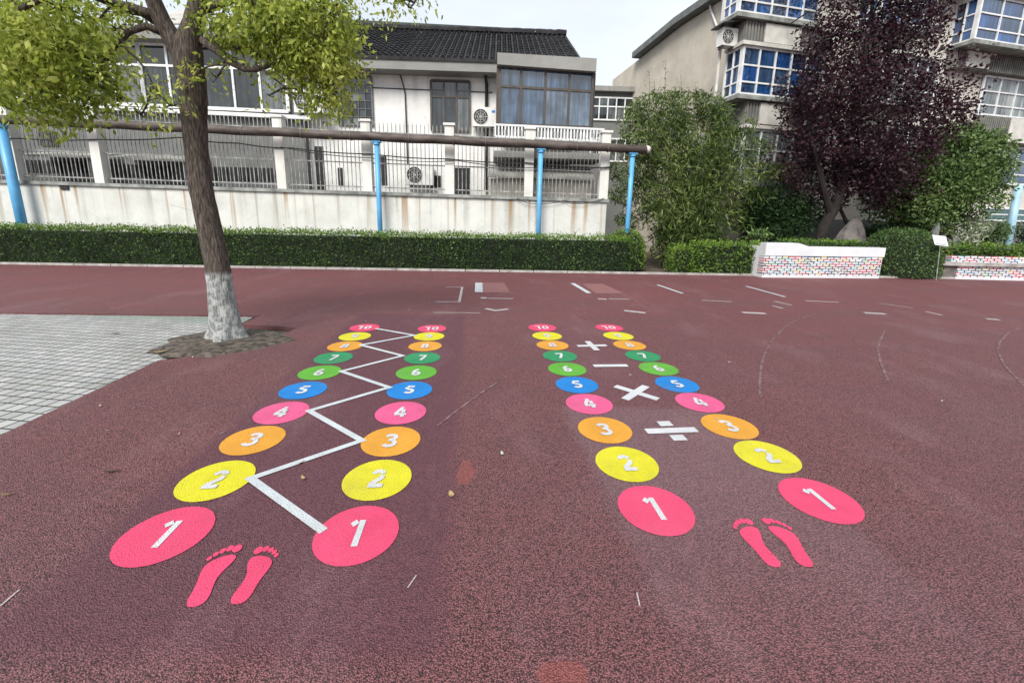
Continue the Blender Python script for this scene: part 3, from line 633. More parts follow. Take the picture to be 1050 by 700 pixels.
def domeshrub(name, label, c, r, mat, n, leaf=.05, squash=1.0, cat_='shrub', asp=.55, lump=.06):
    o = thing(name, label, cat_, (c[0], c[1], 0))
    m = MB(); rings = []
    for i in range(7):
        a = math.pi/2*i/6; q = math.cos(a)**(.6*squash); rings.append([(c[0]+r[0]*.9*q*math.cos(2*math.pi*k/20), c[1]+r[1]*.9*q*math.sin(2*math.pi*k/20), .03+(r[2]*.92)*math.sin(a)) for k in range(20)])
    m.add([v for q in rings for v in q], [(i*20+k, i*20+(k+1) % 20, (i+1)*20+(k+1) % 20, (i+1)*20+k) for i in range(6) for k in range(20)]); m.build('core_or_branches', MAT['core'], o)  # dark dome core painted as the shaded inside of the shrub
    u = RNG.random(n)*2*math.pi; w = np.arcsin(RNG.random(n)**.9); q = np.cos(w)**(.6*squash)
    d = np.stack([q*np.cos(u), q*np.sin(u), np.sin(w)], 1); P = np.array(c)+np.array([0, 0, .03])+d*np.array(r)*(1-np.abs(RNG.normal(size=(n, 1)))*.05)
    P += d*(vnoise(P, 3, 2)[:, None]*lump)
    V, F = leaves(P, leaf, asp, 0, outward=d*.8, up=.2); raw('foliage', V, F, mat, o)
    return o
g0 = KF(KF.px(640, 262, 1.4)[0], 1.3, 0); domeshrub('round_shrub', 'low rounded hedge bush at the right end of the long hedge, behind it', g0, (.66, .55, 1.26), MAT['hedge2'], 3400, .055)
a0 = KF.px(690, 270, .5)[0]; a1 = KF.px(709, 270, .5)[0]
hedge('clipped_shrub', 'small ragged square shrub left of the wider leafy hedge', 'shrub', KF, a0, a1, .35, 1.15, .76, MAT['hedge2'], None, .06, 750, rag=.08, round_=.12)
b0 = KF.px(713, 270, .15)[0]; b1 = KF.px(788, 270, .15)[0]
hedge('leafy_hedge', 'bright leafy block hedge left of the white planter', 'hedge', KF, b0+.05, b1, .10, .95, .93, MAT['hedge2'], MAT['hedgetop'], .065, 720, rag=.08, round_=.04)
# ------------------------------------------------------------------ fence wall, pipe, cable
FN = 1.55                                       # offset of the fence face from the kerb
def shear(s):                                   # the coping and rails climb slightly to the left
    return 1+.0042*(16.5-s)
def fence():
    sr = KF.px(622, 220, FN)[0]
    pil_px = [14, 101, 199, 288, 376.5, 461, 542.5, 620]
    ps = [KF.px(x, 175, FN)[0] for x in pil_px]; d0 = ps[0]-ps[1]
    ps = [ps[0]+3*d0, ps[0]+2*d0, ps[0]+d0]+ps
    sl = ps[0]-.3; sr = ps[-1]+.13
    zt = 2.22; top = KF.px(470, 131, FN)[1]/shear(KF.px(470, 131, FN)[0])
    o = thing('boundary_fence', 'stained white plaster wall topped with grey railings between square pillars', 'fence', KF(sl, FN, 0), KF.ang)
    m = MB()
    m.hexa([KF(sl, FN, -.05), KF(sr, FN, -.05), KF(sr, FN+.24, -.05), KF(sl, FN+.24, -.05), KF(sl, FN, zt*shear(sl)-.10), KF(sr, FN, zt*shear(sr)-.10), KF(sr, FN+.24, zt*shear(sr)-.10), KF(sl, FN+.24, zt*shear(sl)-.10)])
    wl = m.build('wall', MAT['fencewall'], o)
    m = MB(); m.hexa([KF(sl, FN-.06, zt*shear(sl)-.10), KF(sr+.05, FN-.06, zt*shear(sr)-.10), KF(sr+.05, FN+.30, zt*shear(sr)-.10), KF(sl, FN+.30, zt*shear(sl)-.10), KF(sl, FN-.06, zt*shear(sl)), KF(sr+.05, FN-.06, zt*shear(sr)), KF(sr+.05, FN+.30, zt*shear(sr)), KF(sl, FN+.30, zt*shear(sl))])
    m.build('coping', MAT['coping'], o)
    for s in ps:
        m = MB(); h = (top+.05)*shear(s); m.box(KF, s-.14, s+.14, FN-.02, FN+.26, zt*shear(s)-.02, h); m.box(KF, s-.18, s+.18, FN-.06, FN+.30, h, h+.07); m.build('pillar', MAT['pillar'], o)
    for a, b in zip(ps, ps[1:]):
        m = MB(); n_ = max(8, round((b-a-.28)/.125)); y = FN+.12
        za = lambda q, s: (zt+q)*shear(s)
        for q in (.14, .85, top-zt-.22): m.bar(KF(a+.14, y, za(q, a)), KF(b-.14, y, za(q, b)), .028, .035)
        for i in range(1, n_):
            s = a+.14+(b-a-.28)*i/n_; h = za(top-zt+random.uniform(-.015, .015), s)
            m.bar(KF(s, y, za(.02, s)), KF(s, y, h), .020, .020)
            tip = KF(s, y, h+.09); b4 = [KF(s-.012, y-.012, h), KF(s+.012, y-.012, h), KF(s+.012, y+.012, h), KF(s-.012, y+.012, h)]
            m.add(b4+[tip], [(0, 1, 4), (1, 2, 4), (2, 3, 4), (3, 0, 4)])
        m.build('railing', MAT['bars'], o)
    # little dark wall outlet
    sa, za_ = KF.px(67, 193, FN); m = MB(); m.box(KF, sa-.12, sa+.12, FN-.03, FN+.003, za_-.05, za_+.10); m.build('drain_outlet', MAT['black'], wl)
fence()
PN = 1.22
def pipe():
    e = KF.px(663, 153.5, PN); st = KF.px(0, 122.5, PN); s0 = st[0]-7
    f = lambda s: e[1]+(st[1]-e[1])*(s-e[0])/(st[0]-e[0])
    o = thing('overhead_pipe', 'long rusty brown steam pipe carried above the hedge on blue posts', 'pipe', KF(e[0], PN, 0), KF.ang)
    r = .125
    m = MB(); n = 40; m.tube([KF(s0+(e[0]-s0)*i/n, PN, f(s0+(e[0]-s0)*i/n)+.012*math.sin(i*1.7)) for i in range(n+1)], r, 18); m.build('pipe_body', MAT['pipe'], o, True)
    m = MB(); m.tube([KF(e[0]-.02, PN, f(e[0])), KF(e[0]+.10, PN, f(e[0]))], [r*1.03, r*.8], 18); m.build('end_cap', MAT['panel'], o, True)
    for px in (32, 72, 112, 150, 250, 310, 360, 420, 465, 498, 530, 592, 624):
        s = KF.px(px, 140, PN)[0]; m = MB(); m.tube([KF(s-.012, PN, f(s)), KF(s+.018, PN, f(s))], r+.012, 18); m.build('joint_band', MAT['pipewrap'], o, True)
    labs = {-220: None, 15: 'blue post farthest left, thick and bright, carrying the pipe end near the tree', 388: 'blue steel post in front of the wall, between the tree and the bay window', 553.5: 'blue steel post in front of the stained wall near its right end', 646.5: 'slim blue post in front of the bamboo, under the pipe end'}
    first = None
    for px, lb in labs.items():
        if lb is None: continue
        s = KF.px(px, 190, PN)[0]; rr = .075 if px != 15 else .12
        p = thing('pipe_post', lb, 'post', KF(s, PN, 0), 0, 'blue posts carrying the pipe')
        zt = f(s)-r
        sl = -.05 if px == 15 else 0
        m = MB(); m.tube([KF(s, PN, -.05), KF(s+sl, PN, zt-.03)], rr, 16); m.build('shaft', MAT['bluepost'], p, True)
        m = MB(); m.box(KF, s+sl-.13, s+sl+.13, PN-.11, PN+.11, zt-.03, zt-.004); m.tube([KF(s+sl, PN, zt-.10), KF(s+sl, PN, zt-.03)], rr+.03, 14); m.build('saddle', MAT['bluepost'], p)
pipe()
def cable(pts, n, r, label, name='cable', sag=0):
    m = MB(); q = [KF(*((lambda a: (a[0], n, a[1]))(KF.px(x, y, n)))) for x, y in pts]
    P = []
    for i in range(len(q)-1):
        for k in range(6):
            f = k/6; p = [a+(b-a)*f for a, b in zip(q[i], q[i+1])]; p[2] -= sag*math.sin(math.pi*f); P.append(tuple(p))
    P.append(q[-1]); m.tube(P, r, 6); return tag(m.build(name, MAT['black'], origin=q[0]), label, 'cable', 'black cables strung along the fence')
cable([(-60, 139), (20, 142), (100, 143), (184, 141), (245, 147), (300, 152), (380, 158), (460, 163), (540, 167), (628, 172)], FN-.06, .018, 'black cable looping along the whole railing just below the pipe', sag=.04)
cable([(288, 151), (380, 162), (470, 165), (555, 172), (626, 171)], FN-.09, .014, 'second thinner cable below the pipe, right half of the railing only', sag=.06)
cable([(530, 203), (548, 209), (580, 205), (590, 209), (620, 203)], FN-.09, .010, 'thin slack cable on the wall coping behind the right blue post', sag=.05)
# ------------------------------------------------------------------ windows helper
def window(parent, F, s0, s1, z0, z1, n, cols, rows, fmat, gmat, fw=.05, name='window', z0r=None, z1r=None, depth=.07, mw=None):
    """frame proud of plane n, panes just behind it; cols/rows are split fractions; z0r/z1r allow sloping rails"""
    mw = mw or fw*.8; b0 = z0 if z0r is None else z0r; t0 = z1 if z1r is None else z1r
    zz = lambda f, g: (z0+(b0-z0)*f)*(1-g)+(z1+(t0-z1)*f)*g
    S = lambda f: s0+(s1-s0)*f
    cs = [0]+list(cols)+[1]; rs = [0]+list(rows)+[1]
    m = MB(); nf = n-depth
    def beam(f0, g0, f1, g1, w, nn, dd):
        sa, sb = S(f0), S(f1); za, zb = zz(f0, g0), zz(f1, g1)
        if abs(sa-sb) < 1e-6: m.box(F, sa-w/2, sa+w/2, nn, nn+dd, za, zb)
        else: m.hexa([F(sa, nn, za-w/2), F(sb, nn, zb-w/2), F(sb, nn+dd, zb-w/2), F(sa, nn+dd, za-w/2), F(sa, nn, za+w/2), F(sb, nn, zb+w/2), F(sb, nn+dd, zb+w/2), F(sa, nn+dd, za+w/2)])
    for i, c in enumerate(cs):
        e = i in (0, len(cs)-1); beam(c, 0, c, 1, fw if e else mw, nf+(.0 if e else .006), depth-.01)
    for i, r in enumerate(rs):
        e = i in (0, len(rs)-1); beam(0, r, 1, r, fw if e else mw, nf+.003+(0 if e else .006), depth-.013)
    fr = m.build(name, fmat, parent)
    p = MB()
    for i in range(len(cs)-1):
        for j in range(len(rs)-1):
            a, b, c, d = cs[i], cs[i+1], rs[j], rs[j+1]
            nn = n-.025+random.uniform(-.006, .006)
            p.poly([F(S(a), nn, zz(a, c)), F(S(b), nn, zz(b, c)), F(S(b), nn, zz(b, d)), F(S(a), nn, zz(a, d))])
    p.build('pane', gmat, fr)
    return fr
# ------------------------------------------------------------------ houses behind the fence
HN = 3.6
def ac_unit(F, s, z, n, w, h, label, name='air_conditioner', badge=False, ang=0):
    o = thing(name, label, 'air conditioner', F(s, n, z), F.ang, 'outdoor units of air conditioners')
    m = MB(); m.box(F, s-w/2, s+w/2, n-.30, n, z, z+h); m.build('casing', MAT['acw'], o)
    r = h*.40; cx = s-w*.16
    m = MB(); m.add([F(cx+r*math.cos(2*math.pi*k/28), n-.304, z+h*.5+r*math.sin(2*math.pi*k/28)) for k in range(28)], [tuple(range(27, -1, -1))]); fan = m.build('fan_grille', MAT['black'], o)
    m = MB()
    for q in (1, .72, .44, .18):
        for k in range(24):
            a, b = 2*math.pi*k/24, 2*math.pi*(k+1)/24
            m.bar(F(cx+r*q*math.cos(a), n-.31, z+h*.5+r*q*math.sin(a)), F(cx+r*q*math.cos(b), n-.31, z+h*.5+r*q*math.sin(b)), .008)
    for k in range(8):
        a = 2*math.pi*k/8; m.bar(F(cx, n-.312, z+h*.5), F(cx+r*math.cos(a), n-.312, z+h*.5+r*math.sin(a)), .007)
    m.build('guard_ring', MAT['acw'], fan)
    for q in (-.33, .33): MB().box(F, s+w*(q-.05), s+w*(q+.05), n-.25, n-.02, z-.07, z-.001).build('foot', MAT['greyframe'], o)
    if badge: m = MB(); m.box(F, s+w*.30, s+w*.44, n-.306, n-.302, z+h*.72, z+h*.84); m.build('badge', MAT['acblue'], o)
    return o
def tiled_house():
    F = KF
    sl = F.px(312, 100, HN)[0]; srt = F.px(588, 50, HN+1)[0]-.1
    ev = F.px(430, 69, HN)[1]                      # underside of the eave
    o = thing('tiled_house', 'whitewashed two storey house with dark tiled roof and glazed bay', 'house', F(sl, HN, 0), F.ang)
    m = MB(); m.box(F, sl, srt, HN, HN+8, -.05, ev+.1); m.build('wall', MAT['housewall'], o)
    # concrete eave gutter band
    e0 = F.px(380, 57, HN-.6); e1 = F.px(500, 64, HN-.6)
    et = (e0[1]+e1[1])/2; eb = F.px(430, 72, HN-.6)[1]
    m = MB(); m.box(F, sl-.3, F.px(512, 60, HN-.6)[0], HN-.62, HN-.002, eb, et); m.build('eave', MAT['eave'], o)
    # tiled roof: real barrel rows
    d = 4.3; zr = F.px(480, 33, HN+d-.6)[1]; ze = et+.03; nE = HN-.66; nR = HN-.6+d
    s_l = sl-.4; s_r = F.px(588, 50, HN+1)[0]+.1
    m = MB()
    m.hexa([F(s_l, nE, ze-.10), F(s_r, nE, ze-.10), F(s_r, nR, zr-.10), F(s_l, nR, zr-.10), F(s_l, nE, ze), F(s_r, nE, ze), F(s_r, nR, zr), F(s_l, nR, zr)])
    m.hexa([F(s_l, nR, zr-.10), F(s_r, nR, zr-.10), F(s_r, nR+5, ze-.10), F(s_l, nR+5, ze-.10), F(s_l, nR, zr), F(s_r, nR, zr), F(s_r, nR+5, ze), F(s_l, nR+5, ze)])
    s = s_l+.1; cs = 9
    while s < s_r:
        nrow = 16
        for k in range(nrow):
            f0, f1 = k/nrow, (k+1)/nrow
            a = F(s, nE+(nR-nE)*f0, ze+(zr-ze)*f0+.02); b = F(s, nE+(nR-nE)*f1, ze+(zr-ze)*f1+.0)
            m.tube([a, b], [.075*(1+.06*random.uniform(-1, 1)), .060], 6, cap=(k == 0))
        s += .205+random.uniform(-.008, .008)
    rf = m.build('roof', MAT['roof'], o)
    m = MB(); n_ = 60
    m.tube([F(s_l+(s_r-s_l)*i/n_, nR, zr+.06+.025*random.random()) for i in range(n_+1)], [.13+.02*random.random() for i in range(n_+1)], 7); m.build('ridge', MAT['roof'], rf)
    m = MB(); m.prism([F(srt-.01, HN+.1, ev), F(srt-.01, HN+7.8, ev), F(srt-.01, nR, zr-.15)], [F(srt, HN+.1, ev), F(srt, HN+7.8, ev), F(srt, nR, zr-.15)]); m.build('gable_wall', MAT['housewall'], o)
    # upper windows
    a = F.px(442, 83, HN); b = F.px(481.5, 84, HN); c = F.px(443, 134, HN)
    window(o, F, a[0], b[0], c[1], a[1], HN-.01, (.33, .66), (.68,), MAT['brown'], MAT['gdark'], .07)
    a = F.px(345, 78, HN); b = F.px(381, 79, HN); c = F.px(345, 128, HN)
    window(o, F, a[0], b[0], c[1], a[1], HN-.01, (.2, .4, .6, .8), (.17, .34, .5, .67, .84), MAT['greyframe'], MAT['gdark'], .05, mw=.022)
    # drain pipe between wall and bay
    a = F.px(499, 78, HN-.1); b = F.px(499, 118, HN-.1); m = MB(); m.tube([F(a[0], HN-.1, 2.5), F(a[0], HN-.1, a[1]-.25), F(a[0]-.05, HN-.3, a[1]), F(a[0]-.25, HN-.45, a[1]+.12)], .055, 10); m.build('drainpipe', MAT['black'], o, True)
    a = F.px(416, 96, HN-.05); m = MB(); m.tube([F(a[0], HN-.05, 3.0), F(a[0]-.02, HN-.05, a[1]), F(a[0]-.12, HN-.06, a[1]+.45), F(a[0]-.35, HN-.06, a[1]+1.0)], .022, 6); m.build('service_cable', MAT['black'], o)
    m = MB(); a = F.px(382, 90, HN-.02); b = F.px(505, 95, HN-.02); m.tube([F(a[0], HN-.02, a[1]), F(b[0], HN-.02, b[1])], .018, 5); m.build('wall_wire', MAT['black'], o)
    # glazed bay
    BN = HN-1.0
    a = F.px(512.5, 68, BN); b = F.px(608, 75, BN); c = F.px(513, 128, BN); z1 = a[1]; z1r = b[1]; z0 = c[1]; z0r = F.px(608, 131, BN)[1]
    by = MB(); by.box(F, a[0]+.05, b[0]-.05, BN+.03, HN-.003, z0-.35, min(z1, z1r)-.05); bay = by.build('bay_window', MAT['greyframe'], o)
    window(bay, F, a[0], b[0], z0, z1, BN, (.23, .49, .75), (.66,), MAT['brown'], MAT['gbay'], .08, 'bay_frame', z0r, z1r, mw=.07)
    # side glazing of the bay
    SF = Frame(*F(b[0], BN, 0)[:2], -F.d[1], F.d[0])
    window(bay, SF, .06, .96, z0r, z1r, -.035, (.5,), (.66,), MAT['brown'], MAT['gbay'], .06, 'bay_frame')
    SF2 = Frame(*F(a[0], HN, 0)[:2], F.d[1], -F.d[0])
    window(bay, SF2, .04, .94, z0, z1, -.035, (.5,), (.66,), MAT['brown'], MAT['gbay'], .06, 'bay_frame')
    t0 = F.px(510, 54, BN-.25); t1 = F.px(612, 60, BN-.25); u0 = F.px(510, 66, BN-.25); u1 = F.px(612, 73.5, BN-.25)
    m = MB(); m.hexa([F(t0[0], BN-.25, u0[1]), F(t1[0], BN-.25, u1[1]), F(t1[0], HN-.002, u1[1]), F(t0[0], HN-.002, u0[1]), F(t0[0], BN-.25, t0[1]), F(t1[0], BN-.25, t1[1]), F(t1[0], HN-.002, t1[1]), F(t0[0], HN-.002, t0[1])]); m.build('bay_roof_slab', MAT['eave'], bay)
    # balcony slab + white balusters
    q0 = F.px(508, 128, BN-.5); q1 = F.px(619, 133, BN-.5); w0 = F.px(508, 140, BN-.5); w1 = F.px(619, 145, BN-.5)
    m = MB(); nb = BN-.5
    m.bar(F(q0[0], nb, q0[1]), F(q1[0], nb, q1[1]), .07, .06); m.bar(F(w0[0], nb, w0[1]), F(w1[0], nb, w1[1]), .07, .06)
    for i in range(34):
        f = i/33; s = q0[0]+(q1[0]-q0[0])*f; m.bar(F(s, nb, q0[1]+(q1[1]-q0[1])*f), F(s, nb, w0[1]+(w1[1]-w0[1])*f), .05, .05)
    m.bar(F(q1[0], nb, q1[1]), F(q1[0], HN, q1[1]), .06, .06); m.bar(F(w1[0], nb, w1[1]), F(w1[0], HN, w1[1]), .06, .06)
    m.build('balcony_railing', MAT['white'], o)
    m = MB(); m.box(F, q0[0]-.05, q1[0]+.05, nb+.06, HN-.004, w0[1]-.62, w0[1]-.42); m.build('balcony_slab', MAT['eave'], o)
    # ground floor openings
    for (x0, x1, y0, y1, mt) in ((322, 334, 150, 195, 'black'), (346, 352, 172, 190, 'dark'), (442, 452, 180, 192, 'dark'), (385, 397, 160, 190, 'dark')):
        p = F.px(x0, y0, HN-.02); q = F.px(x1, y1, HN-.02); m = MB(); m.box(F, p[0], q[0], HN-.02, HN+.002, q[1], p[1]); m.build('vent_opening', MAT[mt], o)
    a = F.px(466, 172, HN); b = F.px(482, 190, HN); m = MB(); m.box(F, a[0], b[0], HN-.03, HN+.002, b[1]-.5, a[1]); m.build('door', MAT['dark'], o)
    ac = F.px(497, 131, HN-.2); ac_unit(F, ac[0], ac[1], HN-.12, .82, .62, 'small outdoor unit with blue badge hung left of the glazed bay', badge=True)
    ac = F.px(428, 190, HN-.2); ac_unit(F, ac[0]+.1, ac[1], HN-.1, .95, .68, 'white outdoor unit standing low behind the railing')
tiled_house()
def back_roof():
    F = KF; n = 14.5; a = F.px(384, 17, n); b = F.px(538, 29.5, n); c = F.px(538, 36, n)
    o = thing('rear_house', 'low dark green roof showing behind the tiled ridge', 'house', F(a[0], n, 0), F.ang)
    m = MB(); m.box(F, a[0]-3, b[0]-.4, n+.5, n+6, -.05, c[1]); m.build('wall', MAT['housewall'], o)
    m = MB(); m.hexa([F(a[0]-3, n, c[1]), F(b[0], n, c[1]), F(b[0], n+6.6, c[1]), F(a[0]-3, n+6.6, c[1]), F(a[0]-3, n, b[1]+.15), F(b[0], n, b[1]), F(b[0], n+6.6, b[1]), F(a[0]-3, n+6.6, b[1]+.15)]); m.build('roof', simple('green_roof', (.055, .075, .07), (.035, .05, .046), 3), o)
back_roof()
def veranda_house():
    F = KF; VN = HN-.35
    s1 = F.px(309, 100, VN)[0]; s0 = F.px(-160, 90, VN)[0]
    o = thing('flat_roofed_house', 'grey flat roofed house with long white framed glazed veranda', 'house', F(s1, VN, 0), F.ang)
    zt = F.px(120, 33, VN)[1]; zs = F.px(120, 108, VN)[1]; ztr = F.px(300, 47, VN)[1]; zsr = F.px(300, 117, VN)[1]
    m = MB(); m.box(F, s0, s1, VN, VN+7, -.05, ztr); m.build('wall', MAT['greywall'], o)
    e0 = F.px(60, 27, VN-.45); e1 = F.px(60, 36, VN-.45); m = MB(); m.box(F, s0, s1+.15, VN-.5, VN+7.3, e1[1]-.02, e0[1]+.06); m.build('eave', MAT['eave'], o)
    # white glazing in three runs
    for (xa, xb, cols) in ((66, 152, (.2, .36, .66)), (152, 212, (.45,)), (213, 297, (.36, .68))):
        a = F.px(xa, 106, VN)[0]; b = F.px(xb, 106, VN)[0]
        window(o, F, a, b-.01, F.px(xa, 105+xa*.045-3, VN)[1], F.px(xa, 40+xa*.03, VN)[1]-.05, VN-.06, cols, (.66,), MAT['white'], MAT['gdark'], .10, z0r=F.px(xb, 102+xb*.045, VN)[1], mw=.07)
    a = F.px(-160, 95, VN)[0]; b = F.px(64, 95, VN)[0]
    window(o, F, a, b-.05, zs+.1, zt-.2, VN-.06, (.14, .28, .42, .56, .7, .85), (.66,), MAT['white'], MAT['gdark'], .10)
    # white sill
    m = MB(); p = F.px(64, 106.5, VN-.2); q = F.px(320, 119, VN-.2); m.hexa([F(p[0], VN-.22, p[1]-.12), F(q[0], VN-.22, q[1]-.12), F(q[0], VN-.075, q[1]-.12), F(p[0], VN-.075, p[1]-.12), F(p[0], VN-.22, p[1]), F(q[0], VN-.22, q[1]), F(q[0], VN-.075, q[1]), F(p[0], VN-.075, p[1])]); m.build('sill', MAT['white'], o)
    # corrugated sheet on top
    p = F.px(160, 27, VN+.6); q = F.px(196, 14, VN+.6); m = MB()
    for i in range(14): s = p[0]+(q[0]-p[0])*i/13; m.bar(F(s, VN+.4, p[1]), F(s, VN+1.8, q[1]+.55), .055, .05)
    m.build('corrugated_sheet', MAT['panel'], o)
    # lower level: dark openings between pale bands
    for (x0, x1, y0, y1) in ((218, 282, 171, 186), (108, 178, 168, 182), (25, 92, 164, 178), (40, 60, 135, 150)):
        p = F.px(x0, y0, VN-.02); q = F.px(x1, y1, VN-.02); m = MB(); m.box(F, p[0], q[0], VN-.02, VN+.002, q[1], p[1]); f = m.build('window', MAT['dark'], o)
        m = MB(); k = 9
        for i in range(k+1): s = p[0]+(q[0]-p[0])*i/k; m.bar(F(s, VN-.04, q[1]), F(s, VN-.04, p[1]), .03)
        m.build('window_bars', MAT['greyframe'], f)
    ac = F.px(318, 117, VN-.2); ac_unit(F, ac[0], ac[1]+.02, VN+.0, .95, .72, 'white outdoor unit by the right end of the glazed veranda, under the leaves')
veranda_house()
def far_house():
    F = KF; n = HN+9; a = F.px(596, 96, n); b = F.px(650, 98, n)
    o = thing('far_house', 'grey house with a strip of windows seen between the glazed bay and the bamboo', 'house', F(a[0], n, 0), F.ang)
    m = MB(); m.box(F, a[0]-2, b[0]+1.2, n, n+5, -.05, a[1]+.1); m.build('wall', MAT['greywall'], o)
    m = MB(); m.box(F, a[0]-2.2, b[0]+1.4, n-.3, n+5.2, a[1]+.103, a[1]+.35); m.build('roof', MAT['eave'], o)
    for (y0, y1) in ((100, 124), (142, 166)):
        p = F.px(606, y0, n); q = F.px(648, y1, n); window(o, F, p[0], q[0], q[1], p[1], n-.01, (.2, .4, .6, .8), (.6,), MAT['white'], MAT['gdark'], .08)
far_house()
def sheds():
    F = KF
    # pale awnings of a bike shed between fence and house
    for (xa, xb, ya, yb, dz, lab) in ((10, 92, 158, 160, .22, 'pale sloping awning behind the railing, left of the second pillar'), (104, 190, 161, 164, .25, 'pale sloping awning behind the railing left of the tree trunk')):
        n = FN+.55; a = F.px(xa, ya, n); b = F.px(xb, yb, n)
        o = thing('awning', lab, 'awning', F((a[0]+b[0])/2, n, 0), F.ang, 'pale awnings behind the railing')
        m = MB(); m.hexa([F(a[0], n, a[1]-.06), F(b[0], n, b[1]-.06), F(b[0], n+1.1, b[1]+dz-.06), F(a[0], n+1.1, a[1]+dz-.06), F(a[0], n, a[1]), F(b[0], n, b[1]), F(b[0], n+1.1, b[1]+dz), F(a[0], n+1.1, a[1]+dz)]); m.build('sheet', MAT['awning'], o)
        for s in (a[0]+.1, b[0]-.1): MB().bar(F(s, n+.1, -.05), F(s, n+.1, min(a[1], b[1])-.03), .06).build('support', MAT['greyframe'], o)
    # lean-to with beige corrugated front at the right end
    n = FN+.7; a = F.px(503, 177, n); b = F.px(606, 186, n)
    o = thing('lean_to', 'beige corrugated lean-to shed behind the right end of the railing', 'shed', F((a[0]+b[0])/2, n, 0), F.ang)
    m = MB(); m.box(F, a[0], b[0], n, n+.9, -.05, b[1]+.02)
    s = a[0]+.05
    while s < b[0]: m.box(F, s, s+.04, n-.02, n+.004, .0, b[1]-.02); s += .10
    m.build('wall', MAT['beige'], o)
    m = MB(); m.hexa([F(a[0]-.1, n-.15, b[1]+.03), F(b[0]+.1, n-.15, b[1]+.03), F(b[0]+.1, n+1.0, b[1]+.55), F(a[0]-.1, n+1.0, b[1]+.55), F(a[0]-.1, n-.15, b[1]+.08), F(b[0]+.1, n-.15, b[1]+.08), F(b[0]+.1, n+1.0, b[1]+.60), F(a[0]-.1, n+1.0, b[1]+.60)]); m.build('roof', MAT['awning'], o)
sheds()
# ------------------------------------------------------------------ apartment block
def apartment():
    ang = R(13); F = Frame(8.55, 15.9, math.cos(ang), math.sin(ang)); D = 10.8; Lb = 32
    o = thing('apartment_block', 'tall beige apartment block with stacked blue glazed bays and bare gable', 'apartment block', F(0, 0, 0), F.ang)
    zE = 12.3; zR = 15.6
    m = MB(); m.prism([F(0, 0, -.05), F(0, D, -.05), F(0, D, zE-1.0), F(0, D/2, zR), F(0, 0, zE)], [F(.25, 0, -.05), F(.25, D, -.05), F(.25, D, zE-1.0), F(.25, D/2, zR), F(.25, 0, zE)]); m.build('gable_wall', MAT['gable'], o)
    m = MB(); m.box(F, .253, Lb, .003, D-.01, -.05, zE-.02); m.build('wall', MAT['aptwall'], o)
    # measured roof edge on the gable end: pixel line (650,52) -> (715,0)
    G = Frame(*F(0, 0, 0)[:2], -F.d[1], F.d[0])          # along the gable, n = into building negative side
    gp = lambda x, y: G.px(x, y, .35)
    p, q = gp(650, 53), gp(715, 1)
    sl = (q[1]-p[1])/(q[0]-p[0]); zg = lambda s: p[1]+sl*(s-p[0])
    mid = 4.2; zrid = zg(mid)
    return_ = (F, G, p, q, sl)
    m = MB(); ov = .35
    s_b = p[0]; 
    m.hexa([G(s_b, ov, zg(s_b)-.16), G(mid, ov, zg(mid)-.16), G(mid, -Lb, zg(mid)-.16), G(s_b, -Lb, zg(s_b)-.16), G(s_b, ov, zg(s_b)+.10), G(mid, ov, zg(mid)+.10), G(mid, -Lb, zg(mid)+.10), G(s_b, -Lb, zg(s_b)+.10)])
    m.hexa([G(mid, ov, zg(mid)-.16), G(-.6, ov, zg(mid)-2.6), G(-.6, -Lb, zg(mid)-2.6), G(mid, -Lb, zg(mid)-.16), G(mid, ov, zg(mid)+.10), G(-.6, ov, zg(mid)-2.34), G(-.6, -Lb, zg(mid)-2.34), G(mid, -Lb, zg(mid)+.10)])
    m.build('roof', simple('apartment_roof', (.10, .11, .105), (.06, .065, .065), 3), o)
    return o, F, G, zg, s_b, mid
